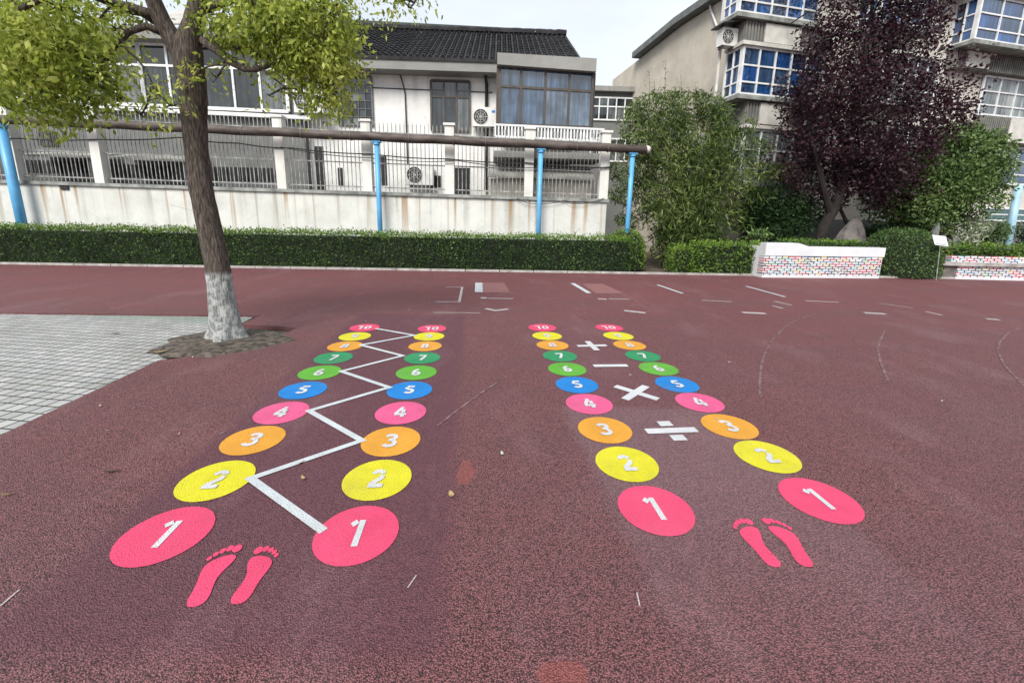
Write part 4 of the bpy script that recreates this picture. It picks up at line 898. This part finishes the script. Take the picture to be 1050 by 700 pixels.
def apt2():
    ang = R(13); F = Frame(8.55, 15.9, math.cos(ang), math.sin(ang)); Lb = 34
    G = Frame(*F(0, 0, 0)[:2], -F.d[1], F.d[0])          # s runs back along the gable; n<0 is inside
    o = thing('apartment_block', 'tall beige apartment block with stacked blue glazed bays and bare gable', 'apartment block', F(0, 0, 0), F.ang)
    p = G.px(651, 54, .4); q = G.px(716, 0, .4); sl = (q[1]-p[1])/(q[0]-p[0]); zg = lambda s: p[1]+sl*(s-p[0])
    mid = 5.2; s_b = p[0]; D = G.px(629, 70, 0)[0]; zr = zg(mid); zf = zr-(mid+.6)*abs(sl)
    def ztop(s): return zg(s)-.20 if s > mid else zr-.20-(mid-s)*abs(sl)
    m = MB(); prof = [(0, -.05), (D, -.05), (D, ztop(D)), (mid, zr-.2), (0, ztop(0))]
    m.prism([G(a, 0, b) for a, b in prof], [G(a, -.25, b) for a, b in prof]); m.build('gable_wall', MAT['gable'], o)
    m = MB(); m.prism([G(a-(.0 if a > 1 else -.003), -.253, b) for a, b in prof], [G(a-(.0 if a > 1 else -.003), -Lb, b) for a, b in prof]); m.build('wall', MAT['aptwall'], o)
    m = MB(); ov = .4
    for (a, b) in ((s_b+.3, mid), (mid, -.7)):
        za, zb = (zg(a), zr) if a > mid else (zr, zr-(mid+.7)*abs(sl))
        m.hexa([G(a, ov, za-.16), G(b, ov, zb-.16), G(b, -Lb, zb-.16), G(a, -Lb, za-.16), G(a, ov, za+.12), G(b, ov, zb+.12), G(b, -Lb, zb+.12), G(a, -Lb, za+.12)])
    m.build('roof', simple('apartment_roof', (.15, .16, .155), (.09, .095, .095), 3), o)
    # vertical corner downpipe + crooked vent pipe on the gable
    a = F.px(737, 60, -.05); m = MB(); m.tube([F(a[0], -.08, 0), F(a[0], -.08, 11.5)], .05, 8); m.build('downpipe', MAT['panel'], o)
    a = G.px(729, 5, .08); b = G.px(735, 27, .08); m = MB(); m.tube([G(a[0]+.1, .08, a[1]+.1), G(a[0], .08, a[1]-.15), G(b[0], .08, b[1])], .04, 8); m.build('vent_pipe', MAT['white'], o)
    bn = -.75
    def bay(xl, xr, yt, yb, side=True, cols=(.2, .4, .6, .8), rows=(.26, .62), gm='gblue', n=bn, ytr=None, sp=None, name='bay_window', z_adj=0):
        xm = (xl+xr)/2
        a = F.px(xl, yb, n); b = F.px(xr, yb, n); zt_ = F.px(xl, yt, n)[1]; zb = a[1]
        s0, s1 = a[0], b[0]
        if n < -.2:
            m = MB(); m.box(F, s0+.04, s1-.04, n+.06, -.004, zb-.02, zt_+.02); bb = m.build(name, MAT['panel'], o)
            m = MB(); m.box(F, s0-.10, s1+.10, n-.10, -.006, zb-.16, zb-.03); m.build('bay_sill', MAT['coping'], bb)
            m = MB(); m.box(F, s0-.12, s1+.12, n-.12, -.006, zt_+.03, zt_+.14); m.build('bay_head', MAT['panel'], bb)
            SF = Frame(*F(s0, 0, 0)[:2], F.d[1], -F.d[0])
            window(bb, SF, .03, -n-.05, zb, zt_, .03, (.5,), rows, MAT['white'], MAT[gm], .07, 'bay_frame', mw=.045)
            SG = Frame(*F(s1, n, 0)[:2], -F.d[1], F.d[0])
            window(bb, SG, .05, -n-.03, zb, zt_, .03, (.5,), rows, MAT['white'], MAT[gm], .07, 'bay_frame', mw=.045)
            par = bb
        else: par = o
        window(par, F, s0, s1, zb, zt_, n+.02, cols, rows, MAT['white'], MAT[gm], .08, 'bay_frame' if n < -.2 else 'window', mw=.05)
        return s0, s1, zb, zt_
    def spandrel(s0, s1, z0, z1, n=bn, px0=.22, px1=.62):
        m = MB(); m.box(F, s0, s1, n+.08, -.003, z0, z1); s = s0+.03
        while s < s1-.05: m.box(F, s, s+.055, n+.03, n+.082, z0+.01, z1-.01); s += .115
        sp = m.build('spandrel', MAT['spandrel'], o)
        w = s1-s0; m = MB(); m.box(F, s0+w*px0, s0+w*px1, n-.01, n+.028, z0+.06, z1-.04); m.build('pale_panel', MAT['panel'], sp)
    B1 = bay(757, 838, 47, 96); B0 = bay(757, 838, -36, 12)
    spandrel(B1[0], B1[1]+.3, B1[3]+.145, B0[2]-.165)
    b2 = bay(757, 838, 132, 186, gm='gpale'); spandrel(b2[0], b2[1]+.2, b2[3]+.145, B1[2]-.165, px0=.15, px1=.5)
    bay(900, 955, 55, 102, gm='gdark'); bay(900, 955, -20, 22, gm='gblue'); bay(900, 955, 128, 180, gm='gdark')
    C0 = bay(998, 1085, -6, 40, gm='gblue', cols=(.25, .5, .75)); 
    C1 = bay(1001, 1085, 77, 117, gm='gpale', n=-.05, cols=(.2, .4, .6, .8)); spandrel(C0[0], C0[1], C1[3]+.06, C0[2]-.165, n=-.35, px0=.12, px1=.40)
    C2 = bay(1021, 1095, 150, 188, gm='gblue', n=-.05, cols=(.2, .45, .7)); spandrel(C1[0], C1[1], C2[3]+.06, C1[2]-.08, n=-.35, px0=.32, px1=.60)
    # teal glazed ground floor + grey band
    a = F.px(1008, 213, -.1); b = F.px(1100, 228, -.1)
    window(o, F, a[0], b[0], b[1], a[1], -.05, (.33, .66), (.5,), MAT['white'], MAT['teal'], .06, 'window')
    a = F.px(790, 188, -.75); b = F.px(818, 205, -.75); m = MB()
    # small balcony with railing
    s0, s1, z0, z1 = a[0], b[0]+.6, b[1], a[1]
    m.box(F, s0-.1, s1, -.85, -.005, z0-.12, z0); bl = m.build('balcony_slab', MAT['panel'], o)
    m = MB(); m.bar(F(s0, -.8, z1), F(s1, -.8, z1), .05); m.bar(F(s0, -.8, z0+.06), F(s1, -.8, z0+.06), .05)
    for i in range(13): s = s0+(s1-s0)*i/12; m.bar(F(s, -.8, z0), F(s, -.8, z1), .025)
    m.build('balcony_railing', MAT['white'], bl)
    # plinth wall
    m = MB(); m.box(F, .3, 24, -.30, -.004, -.05, 1.75); m.build('plinth', MAT['greywall'], o)
    sa = F.px(748.5, 40, -.45)[0]; za_ = F.px(748, 47, -.45)[1]; ac_unit(F, sa, za_, -.16, .56, .52, 'white outdoor unit under a small hood at the corner of the apartment block')
    m = MB(); zh = za_+.66; m.hexa([F(sa-.42, -.62, zh-.10), F(sa+.34, -.74, zh+.02), F(sa+.34, -.004, zh+.02), F(sa-.42, -.004, zh-.10), F(sa-.42, -.62, zh-.06), F(sa+.34, -.74, zh+.06), F(sa+.34, -.004, zh+.06), F(sa-.42, -.004, zh-.06)]); m.build('ac_hood', MAT['black'], o)
    for k, (x0, y0, x1, y1) in enumerate(((812, 24, 828, 13), (745, 5, 757, 0))):
        if k == 0:
            a = F.px(x0, y0, -1.0); b = F.px(x1, y1, -1.5); m = MB(); m.tube([F(a[0], -.9, a[1]), F(b[0], -1.5, b[1])], .02, 6); m.build('drying_pole', MAT['black'], o)
    return F
AF = apt2()
# ------------------------------------------------------------------ planters, rock, sign, post
def planters():
    pl = gnd(781, 284.5); pr = gnd(901, 285.5); F = Frame(pl[0], pl[1], pr[0]-pl[0], pr[1]-pl[1]); L = math.hypot(pr[0]-pl[0], pr[1]-pl[1])
    o = thing('brick_planter', 'white planter with woven multicoloured brick pattern and stepped top', 'planter', F(0, 0, 0), F.ang)
    zt = F.px(795, 249, 0)[1]; zb = F.px(850, 254, 0)[1]
    m = MB(); m.box(F, 0, L, 0, .24, -.05, zb*.72); m.build('patterned_wall', MAT['mosaic'], o)
    m = MB(); m.prism([F(.0, -.012, zb*.72), F(L+.04, -.012, zb*.72), F(L+.04, -.012, zb+.02), F(1.35, -.012, zb+.02), F(1.0, -.012, zt), F(.0, -.012, zt)][::-1], [F(.0, .25, zb*.72), F(L+.04, .25, zb*.72), F(L+.04, .25, zb+.02), F(1.35, .25, zb+.02), F(1.0, .25, zt), F(.0, .25, zt)][::-1]); m.build('rim', MAT['ww'], o)
    m = MB(); m.box(F, L-.2, L, .252, 1.9, -.05, zb); m.box(F, 0, .2, .252, 1.9, -.05, zb); m.box(F, .2, L-.2, 1.7, 1.9, -.05, zb); m.build('side_wall', MAT['ww'], o)
    m = MB(); m.box(F, .202, L-.202, .253, 1.698, -.04, zb-.12); m.build('bed_soil', MAT['soil'], o)
    hedge('ground_cover', 'low mounded green plants filling the brick planter behind its rim', 'planting', Frame(*F(.9, .3, 0)[:2], *F.d), .1, L-1.2, 0, .7, zb+.14, MAT['hedge'], MAT['hedge2'], .06, 500, z0=zb-.15, rag=.05)
    # second planter, two tiers
    a = gnd(980, 286.2); b = gnd(1050, 288); F2 = Frame(a[0], a[1]+.02, b[0]-a[0], b[1]-a[1]); L2 = 6.5
    o = thing('tiered_planter', 'two tier grey planter with multicoloured brick faces at the right edge', 'planter', F2(0, 0, 0), F2.ang)
    z1 = F2.px(1010, 271, 0)[1]; z2 = F2.px(1010, 263, .3)[1]
    m = MB(); m.box(F2, 0, L2, 0, .25, -.05, z1-.06); m.build('lower_face', MAT['mosaic'], o)
    m = MB(); m.box(F2, -.5, L2, -.07, .35, z1-.058, z1+.03); m.build('coping', MAT['kerb'], o)
    m = MB(); m.box(F2, .05, L2, .30, .5, z1+.033, z2); m.build('upper_face', MAT['mosaic_up'], o)
    m = MB(); m.box(F2, -.45, -.003, .02, 1.8, -.05, z1-.06); m.build('stone_end', MAT['rock'], o)
    m = MB(); m.box(F2, .05, L2, .503, 2.2, -.05, z2-.1); m.build('bed_soil', MAT['soil'], o)
    hedge('low_hedge', 'low bright green hedge growing in the two tier planter', 'hedge', F2, -.2, 6.0, .6, 1.3, z2+.28, MAT['hedge2'], MAT['hedgetop'], .06, 500, z0=z2-.15, rag=.08)
    return F, L, zb, F2, z2
PF, PL, PZ, P2, PZ2 = planters()
c = gnd(945, 286.5); domeshrub('dome_shrub', 'big round clipped shrub between the two planters', (c[0]+.0, c[1]+.95, 0), (1.12, 1.0, 1.46), MAT['dome'], 12000, .05, 1.15)
def small_sign():
    b = gnd(960, 287); t = at(966, 247, b[1]); o = thing('garden_sign', 'small white board tilted on a thin stick beside the round shrub', 'sign', (b[0], b[1], 0))
    m = MB(); m.tube([(b[0], b[1], -.03), (t[0]-.03, b[1], t[2]-.08)], .012, 6); m.build('stick', MAT['bars'], o)
    m = MB(); cx, cz = t[0], t[2]; w, h = .18, .145
    P = [(cx-w-.02, b[1]-.02, cz-h+.03), (cx+w-.02+.04, b[1]-.02, cz-h-.01), (cx+w-.02+.02, b[1]+.09, cz+h-.02), (cx-w-.05, b[1]+.09, cz+h+.02)]
    m.prism(P, [(x, y+.02, z+.005) for x, y, z in P]); bd = m.build('board', MAT['sign'], o)
    m = MB(); q = [(cx+(x-cx)*.75, y-.004+(.02 if i > 1 else .022)-.02, cz+(z-cz)*.72) for i, (x, y, z) in enumerate(P)]; 
    m.poly([(x, y-.004, z) for x, y, z in q]); m.build('notice_sheet', simple('notice', (.50, .55, .58), (.44, .48, .50), 20, .5, 0), bd)
small_sign()
def boulder():
    Y = 13.75; b = at(870, 246, Y); tp = at(870, 222, Y); o = thing('boulder', 'pointed grey scenic boulder behind the planter under the purple tree', 'rock', (b[0], Y, 0))
    m = MB(); rings = []; n = 16; H_ = tp[2]
    for i in range(9):
        f = i/8; w = .75*(1-f**1.5)+.06
        rings.append([(b[0]+.12*f+w*math.cos(2*math.pi*k/n)*(1+.18*math.sin(k*2.3+i*.7)), Y+.45*w*math.sin(2*math.pi*k/n)*(1+.2*math.sin(k*1.7)), -.05+(H_+.05)*f+.04*math.sin(k*3+i)) for k in range(n)])
    m.add([v for r in rings for v in r], [(i*n+k, i*n+(k+1) % n, (i+1)*n+(k+1) % n, (i+1)*n+k) for i in range(8) for k in range(n)]+[tuple(8*n+k for k in range(n))])
    m.build('stone', MAT['rock'], o)
    Y = 13.9; b = at(959, 236, Y); o = thing('garden_stone', 'small pale ornamental stone standing right of the round shrub', 'rock', (b[0], Y, 0))
    m = MB(); m.tube([(b[0], Y, 0), (b[0], Y, b[2]-.1), (b[0]+.02, Y, b[2]+.05), (b[0]+.03, Y, b[2]+.25)], [.12, .11, .10, .05], 9, .15); m.build('stone', MAT['coping'], o)
boulder()
def pale_post():
    Y = 14.2; b = at(1036, 247, Y); t = at(1046, 190, Y); o = thing('pale_post', 'pale blue steel post before the teal glazing at the right edge', 'post', (b[0], Y, 0))
    m = MB(); m.tube([(b[0], Y, -.05), (t[0]-.05, Y, t[2])], .105, 14); m.build('shaft', MAT['palepost'], o, True)
    m = MB(); m.box(Frame(b[0], Y, 1, 0), -.24, .24, -.24, .24, -.05, .07); m.build('base', MAT['kerb'], o)
pale_post()
# ------------------------------------------------------------------ bamboo, trees, bushes
def bamboo():
    Y = 14.7; b = at(705, 255, Y); o = thing('bamboo_clump', 'dense bamboo clump with feathery drooping leaves beside the white wall', 'bamboo', (b[0], Y, 0))
    m = MB(); VF = []
    # outline radius by height, from pixels (cx,halfwidth)
    prof = [(250, 708, 55), (225, 706, 74), (200, 706, 82), (175, 706, 84), (150, 704, 80), (130, 700, 70), (112, 695, 50), (100, 690, 36), (88, 684, 24)]
    for i in range(70):
        u = random.gauss(0, .42); v = random.uniform(-.9, .9); bx = b[0]+u*1.3; by = Y+v
        hx = random.uniform(-1, 1); top = at(704+hx*72, 100+55*hx*hx+random.uniform(-12, 45), Y+v*1.3)
        ctl = (bx+(top[0]-bx)*.25, by, top[2]*.6)
        P = [tuple((1-t)**2*a+2*t*(1-t)*c_+t*t*d for a, c_, d in zip((bx, by, -.03), ctl, top)) for t in [k/8 for k in range(9)]]
        m.tube(P, [.022*(1-.75*k/8) for k in range(9)], 5)
        for k in range(22):
            t = random.uniform(.12, 1); p = np.array([(1-t)**2*a+2*t*(1-t)*c_+t*t*d for a, c_, d in zip((bx, by, 0), ctl, top)])
            out = np.array([random.uniform(-1, 1), random.uniform(-1, .8), -.15]); out /= np.linalg.norm(out)
            nl = 14; q = RNG.random((nl, 1)); PP = p+out*q*(.45*(1.15-.5*t))+RNG.normal(size=(nl, 3))*.07-np.array([0, 0, 1])*q*q*.22
            VF.append(leaves(PP, .17, .17, .8, outward=np.tile(out*.8, (nl, 1))))
    # fill the bulk
    for (y, cx, hw) in prof[:-2]:
        c = np.array(at(cx, y, Y)); N = 3300; d = RNG.normal(size=(N, 3)); d /= np.linalg.norm(d, axis=1, keepdims=True)
        r = np.array([hw*Y/FPX, 1.5*hw/80, .55]); P = c+d*r*(1-.35*RNG.random((N, 1))**2)
        P[:, 2] = np.maximum(P[:, 2], .35)
        P = P[vnoise(P, 2.6, 31) > -.22]; VF.append(leaves(P, .17, .19, .9))
    m.build('culms', MAT['culm'], o)
    V, F = cat(VF); raw('foliage', V, F, MAT['bamboo'], o)
    # wispy shoots on top
    m = MB(); VF = []
    for (x, y0, y1) in ((664, 120, 70), (680, 115, 60), (672, 118, 82), (698, 110, 76), (713, 112, 84), (652, 130, 98), (730, 122, 95), (690, 118, 88), (745, 135, 112)):
        a = np.array(at(x+random.uniform(-3, 3), y0+15, Y)); c2 = np.array(at(x+random.uniform(-4, 4), y1, Y))
        m.tube([tuple(a), tuple((a+c2)/2+np.array([.03, 0, 0])), tuple(c2)], [.012, .009, .004], 4)
        k = 34; t = RNG.random((k, 1)); VF.append(leaves(a+(c2-a)*t+RNG.normal(size=(k, 3))*.09, .12, .16, .3))
    sh = m.build('shoots', MAT['culm'], o); V, F = cat(VF); raw('shoot_leaves', V, F, MAT['bamboo'], sh)
bamboo()
def tree(name, label, base_px, Y, trunk, limbs, clumps, mat, leaf, asp, n, bark_='twig', droop=.3, gap=-.2, freq=1.4, seed=3, depth=1.2, ragamp=.22):
    b = at(base_px[0], base_px[1], Y); o = thing(name, label, 'tree', (b[0], Y, 0))
    m = MB(); q = [at(x, y, Y+dy) for x, y, r, dy in trunk]; q[0] = (q[0][0], q[0][1], -.05)
    m.tube(q, [r for _, _, r, _ in trunk], 10, .12); tr = m.build('trunk', MAT[bark_], o, True)
    if limbs:
        m = MB()
        for L in limbs: m.tube([at(x, y, Y+dy) for x, y, r, dy in L], [r for _, _, r, _ in L], 7, .1)
        m.build('limbs', MAT[bark_], tr)
    src = [np.array(p) for p in q[2:]]+[np.array(at(x, y, Y+dy)) for L in (limbs or []) for x, y, r, dy in L[1:]]
    br = MB()
    VF = []; tot = sum(rx*ry for _, _, rx, ry, *_ in clumps)
    for cl in clumps:
        x, y, rx, ry, dy = cl[:5]; N = int(n*rx*ry/tot*(cl[5] if len(cl) > 5 else 1)); c = np.array(at(x, y, Y+dy)); s = (Y+dy)/FPX
        near = min(src, key=lambda p: np.linalg.norm(p-c)+.6*max(0, p[2]-c[2]))
        br.tube([tuple(near), tuple((near+c)/2+RNG.normal(size=3)*.08), tuple(c)], [.035, .026, .016], 5)
        for _ in range(9):
            e = RNG.normal(size=3); e[2] = abs(e[2])*.8; e /= np.linalg.norm(e); e = c+e*np.array([rx*s, rx*s*.7, ry*s])*1.02; br.tube([tuple(c), tuple((c+e)/2+RNG.normal(size=3)*.07), tuple(e)], [.014, .009, .003], 4)
        d = RNG.normal(size=(N, 3)); d /= np.linalg.norm(d, axis=1, keepdims=True); rr = np.clip(1-.30*np.abs(RNG.normal(size=(N, 1))), .2, 1)
        # ragged edge
        P0 = c+d*np.array([rx*s, min(rx, ry)*s*depth, ry*s]); rag = 1+ragamp*vnoise(P0, 2.6, seed+5)[:, None]+(.10+.3*(ragamp-.22))*vnoise(P0, 7, seed+6)[:, None]
        P = c+d*rr*np.maximum(rag, .3)*np.array([rx*s, min(rx, ry)*s*depth, ry*s])
        P = P[(vnoise(P, freq*2, seed) > gap) & (P[:, 2] > .3)]
        VF.append(leaves(P, leaf, asp, droop, outward=(P-c)/np.linalg.norm(P-c, axis=1, keepdims=True)*.25))
    V, F = cat(VF); raw('crown', V, F, MAT[mat], o)
    br.build('core_or_branches', MAT[bark_], tr)
    return o
tree('purple_plum_tree', 'tall purple leaved plum tree with forked dark trunk behind the white planter', (838, 247), 13.6,
     [(838, 250, .20, 0), (845, 232, .165, 0), (855, 215, .15, 0), (862, 195, .14, 0), (868, 165, .12, 0), (874, 130, .10, 0)],
     [[(852, 220, .11, 0), (845, 195, .09, -.1), (838, 165, .07, -.2), (828, 130, .04, -.3)], [(866, 175, .10, 0), (890, 150, .08, .1), (915, 115, .06, .2), (940, 90, .03, .2)], [(874, 132, .10, 0), (880, 90, .08, 0), (890, 40, .06, 0), (895, 0, .03, 0)], [(868, 160, .07, 0), (850, 110, .05, 0), (845, 60, .03, 0)]],
     [(880, 130, 62, 55, 0), (845, 110, 42, 48, .2), (928, 110, 46, 50, .1), (885, 60, 58, 45, 0), (925, 50, 36, 46, .1, .85), (880, 10, 34, 40, .0, .9), (932, 14, 26, 36, 0, .9), (825, 150, 34, 34, .1, .7), (955, 122, 30, 30, .2, .7), (905, 165, 55, 34, -.2), (850, 178, 38, 26, 0, .8), (900, 196, 34, 18, .1, .6), (820, 95, 24, 24, .2, .6), (845, 40, 26, 24, .2, .5), (900, -45, 55, 45, 0, .8), (925, 190, 32, 26, 0, .7)],
     'plum', .085, .6, 74000, gap=-.13, seed=12, freq=1.1, ragamp=.42)
tree('plum_sapling', 'slim dark second trunk right of the boulder with purple leaves', (873, 247), 14.1, [(873, 250, .07, 0), (870, 232, .06, 0), (862, 215, .05, 0), (858, 195, .04, 0)], None, [(860, 195, 24, 20, 0), (880, 180, 26, 22, .1)], 'plum', .085, .55, 2200, seed=4)
tree('evergreen_tree', 'rounded bright green broadleaf tree right of the purple plum', (955, 250), 14.6,
     [(955, 255, .14, 0), (957, 225, .12, 0), (960, 190, .09, 0), (965, 160, .05, 0)], [[(957, 215, .07, 0), (935, 190, .05, 0), (925, 175, .03, 0)], [(960, 200, .06, 0), (990, 180, .04, 0)]],
     [(970, 175, 42, 36, 0), (990, 160, 28, 26, -.2), (985, 195, 34, 30, -.2), (950, 200, 38, 32, 0), (925, 205, 26, 28, .1), (985, 140, 18, 16, -.1), (965, 225, 40, 20, 0), (935, 180, 24, 26, .1), (1003, 180, 16, 22, -.1)],
     'ever', .10, .5, 42000, gap=-.38, seed=22, freq=1.2, ragamp=.32)
def bush(name, label, px, py, rx, ry, Y, mat, n, leaf=.09, asp=.5, cat_='bush'):
    c = at(px, py, Y); s = Y/FPX; o = thing(name, label, cat_, (c[0], Y, 0))
    m = MB()
    for i in range(7): a = random.uniform(-.6, .6); m.tube([(c[0]+a*.3, Y+random.uniform(-.2, .2), -.03), (c[0]+a*rx*s, Y+random.uniform(-.4, .4), c[2]+ry*s*random.uniform(-.3, .6))], [.03, .01], 5)
    m.build('stems', MAT['twig'], o)
    VF = []
    for k in range(7):
        a = random.uniform(0, 6.28); q = random.uniform(.2, .6); cc = np.array([c[0]+math.cos(a)*rx*s*q, Y+random.uniform(-.3, .3), c[2]+math.sin(a)*ry*s*q])
        N = n//7; d = RNG.normal(size=(N, 3)); d /= np.linalg.norm(d, axis=1, keepdims=True); P = cc+d*np.array([rx*s*.6, rx*s*.5, ry*s*.6])*np.clip(1-.35*np.abs(RNG.normal(size=(N, 1))), .2, 1)
        P[:, 2] = np.maximum(P[:, 2], .05); VF.append(leaves(P, leaf, asp, .2))
    V, F = cat(VF); raw('foliage', V, F, MAT[mat], o)
GB = 'dark shrubs behind the planters'
bush('dark_bush', 'dark glossy bush between the bamboo and the plum trunk', 804, 218, 38, 34, 14.6, 'bush', 7000, .09)
bush('dark_bush', 'dark bush close to the bamboo foot, left of the glossy one', 776, 228, 26, 30, 14.9, 'bush', 4200)
bush('young_shrub', 'small pale yellowish shrub peeping over the leafy block hedge', 775, 240, 12, 7, 13.6, 'ever', 500, .08)
bush('green_bush', 'soft green bush trailing in front of the apartment balcony', 808, 178, 30, 14, 14.9, 'ever', 1100, .09)
bush('flowering_shrub', 'pale cream flowering shrub at the foot of the green tree', 994, 236, 16, 22, 13.9, 'whiteflower', 1700, .07)
bush('dark_bush', 'rounded dull green bush left of the pale blue post', 1017, 242, 16, 16, 14.3, 'dome', 2000, .07)
bush('dark_bush', 'dark bush cut by the right edge, beside the pale blue post', 1056, 246, 14, 18, 14.0, 'bush', 1500, .07)
bush('dark_bush', 'low dark bush behind the right end of the planter', 902, 238, 34, 14, 15.0, 'bush', 3000, .08)
# ------------------------------------------------------------------ litter
GL = 'fallen leaves on the court'
def litter(px, py, L, w, ang, mat, label, name='fallen_leaf', cat_='leaf', group=GL, zb=0.0, curl=.012):
    c = gnd(px, py); ca, sa = math.cos(ang), math.sin(ang); m = MB(); pts = []
    prof = [(-.5, 0), (-.25, .42), (.1, .5), (.35, .3), (.5, 0)]
    for u, v in prof: pts.append((u*L, v*w, zb+.006+curl*(abs(u)*2)**2))
    for u, v in prof[::-1][1:-1]: pts.append((u*L, -v*w, zb+.006+curl*(abs(u)*2)**2+.3*curl))
    m.add([(c[0]+x*ca-y*sa, c[1]+x*sa+y*ca, z) for x, y, z in pts]+[(c[0], c[1], zb+.005)], [(i, (i+1) % 8, 8) for i in range(8)])
    return tag(m.build(name, MAT[mat], origin=(c[0], c[1], zb)), label, cat_, group)
litter(515, 466, .045, .02, R(110), 'greenleaf', 'pale green fallen leaf between the two painted courses')
litter(114, 484, .075, .028, R(15), 'darkleaf', 'curled dark brown leaf left of the left yellow 2')
litter(311, 491, .05, .018, R(140), 'dryleaf', 'dry tan leaf lying inside the zigzag near the right yellow 2')
litter(309, 475, .045, .012, R(60), 'dryleaf', 'thin tan twig-like leaf just inside the zigzag line')
litter(8, 508, .06, .02, R(10), 'dryleaf', 'dry yellowish leaf at the left edge of the court')
litter(463, 508, .06, .03, R(120), 'dryleaf', 'small dull leaf below the reddish patch between courses')
litter(165, 361, .16, .06, R(20), 'dryleaf', 'large dry crescent leaf at the edge of the tree pit')
for k, (px, py) in enumerate([(40, 274), (120, 276), (205, 277), (310, 279), (402, 280), (455, 281), (530, 283), (598, 284), (630, 285), (745, 289), (78, 292), (84, 288), (160, 279), (87, 315), (180, 282), (245, 296), (258, 279), (375, 330), (340, 292), (198, 367), (227, 445), (261, 370), (103, 417), (137, 419), (111, 442), (183, 446), (210, 415), (735, 430), (748, 372), (966, 412), (646, 385), (214, 380), (300, 352), (700, 300), (560, 300), (420, 318)]):
    litter(px, py, .022+.016*random.random(), .015, random.uniform(0, 3), 'petal', 'small pale fallen petal on the red court', 'fallen_petal', 'petal', 'pale petals scattered on the court')
# ------------------------------------------------------------------ world, light, camera
w = bpy.data.worlds.new('World'); SC.world = w; w.use_nodes = True; nt = w.node_tree; nt.nodes.clear()
SUN_EL, SUN_AZ = R(46), R(203)       # azimuth clockwise from +Y: behind the camera, slightly left
out = nt.nodes.new('ShaderNodeOutputWorld'); bg = nt.nodes.new('ShaderNodeBackground'); sky = nt.nodes.new('ShaderNodeTexSky')
sky.sky_type = 'NISHITA'; sky.sun_disc = False; sky.sun_elevation = SUN_EL; sky.sun_rotation = SUN_AZ; sky.air_density = 1.0; sky.dust_density = 3.0; sky.ozone_density = 1.0
tc = nt.nodes.new('ShaderNodeTexCoord'); nz = nt.nodes.new('ShaderNodeTexNoise'); nz.inputs['Scale'].default_value = 2.2; nz.inputs['Detail'].default_value = 5
mp = nt.nodes.new('ShaderNodeMapping'); mp.inputs['Scale'].default_value = (1, 1, 2.5); nt.links.new(tc.outputs['Generated'], mp.inputs[0]); nt.links.new(mp.outputs[0], nz.inputs['Vector'])
cr = nt.nodes.new('ShaderNodeValToRGB'); cr.color_ramp.elements[0].position = .3; cr.color_ramp.elements[1].position = .75
cr.color_ramp.elements[0].color = (4.9, 5.4, 6.2, 1); cr.color_ramp.elements[1].color = (6.7, 6.9, 7.1, 1)
nt.links.new(nz.outputs['Fac'], cr.inputs[0])
mx = nt.nodes.new('ShaderNodeMix'); mx.data_type = 'RGBA'; mx.inputs[0].default_value = .86
nt.links.new(sky.outputs[0], mx.inputs[6]); nt.links.new(cr.outputs[0], mx.inputs[7]); nt.links.new(mx.outputs[2], bg.inputs[0]); bg.inputs[1].default_value = .05
nt.links.new(bg.outputs[0], out.inputs[0])
sd = bpy.data.lights.new('sun', 'SUN'); sd.energy = 1.5; sd.angle = R(28); sd.color = (1, .965, .91)
so = bpy.data.objects.new('sun', sd); COL.objects.link(so)
dirv = Vector((math.sin(SUN_AZ)*math.cos(SUN_EL), math.cos(SUN_AZ)*math.cos(SUN_EL), math.sin(SUN_EL)))
so.rotation_euler = dirv.to_track_quat('Z', 'Y').to_euler(); so.location = dirv*30
cd = bpy.data.cameras.new('camera'); co = bpy.data.objects.new('camera', cd); COL.objects.link(co); SC.camera = co
cd.sensor_fit = 'HORIZONTAL'; cd.sensor_width = 36; cd.lens = FPX/1050*36; cd.shift_y = -(350-PY0)/1050; cd.clip_start = .05; cd.clip_end = 2000
fwd = Vector((0, math.cos(PIT), -math.sin(PIT))); upv = Vector((0, math.sin(PIT), math.cos(PIT))); rt = Vector((1, 0, 0))
c_, s_ = math.cos(ROL), math.sin(ROL)
# image x = X cos - U sin, image y = X sin + U cos
rx = rt*c_-upv*s_; ux = rt*s_+upv*c_
co.matrix_world = Matrix(((rx.x, ux.x, -fwd.x, 0), (rx.y, ux.y, -fwd.y, 0), (rx.z, ux.z, -fwd.z, CH), (0, 0, 0, 1)))
vs = SC.view_settings; vs.view_transform = 'Standard'; vs.look = 'None'; vs.exposure = 1.80; vs.gamma = 1; vs.use_curve_mapping = False
SC.cycles.use_denoising = True
SC.cycles.max_bounces = 6
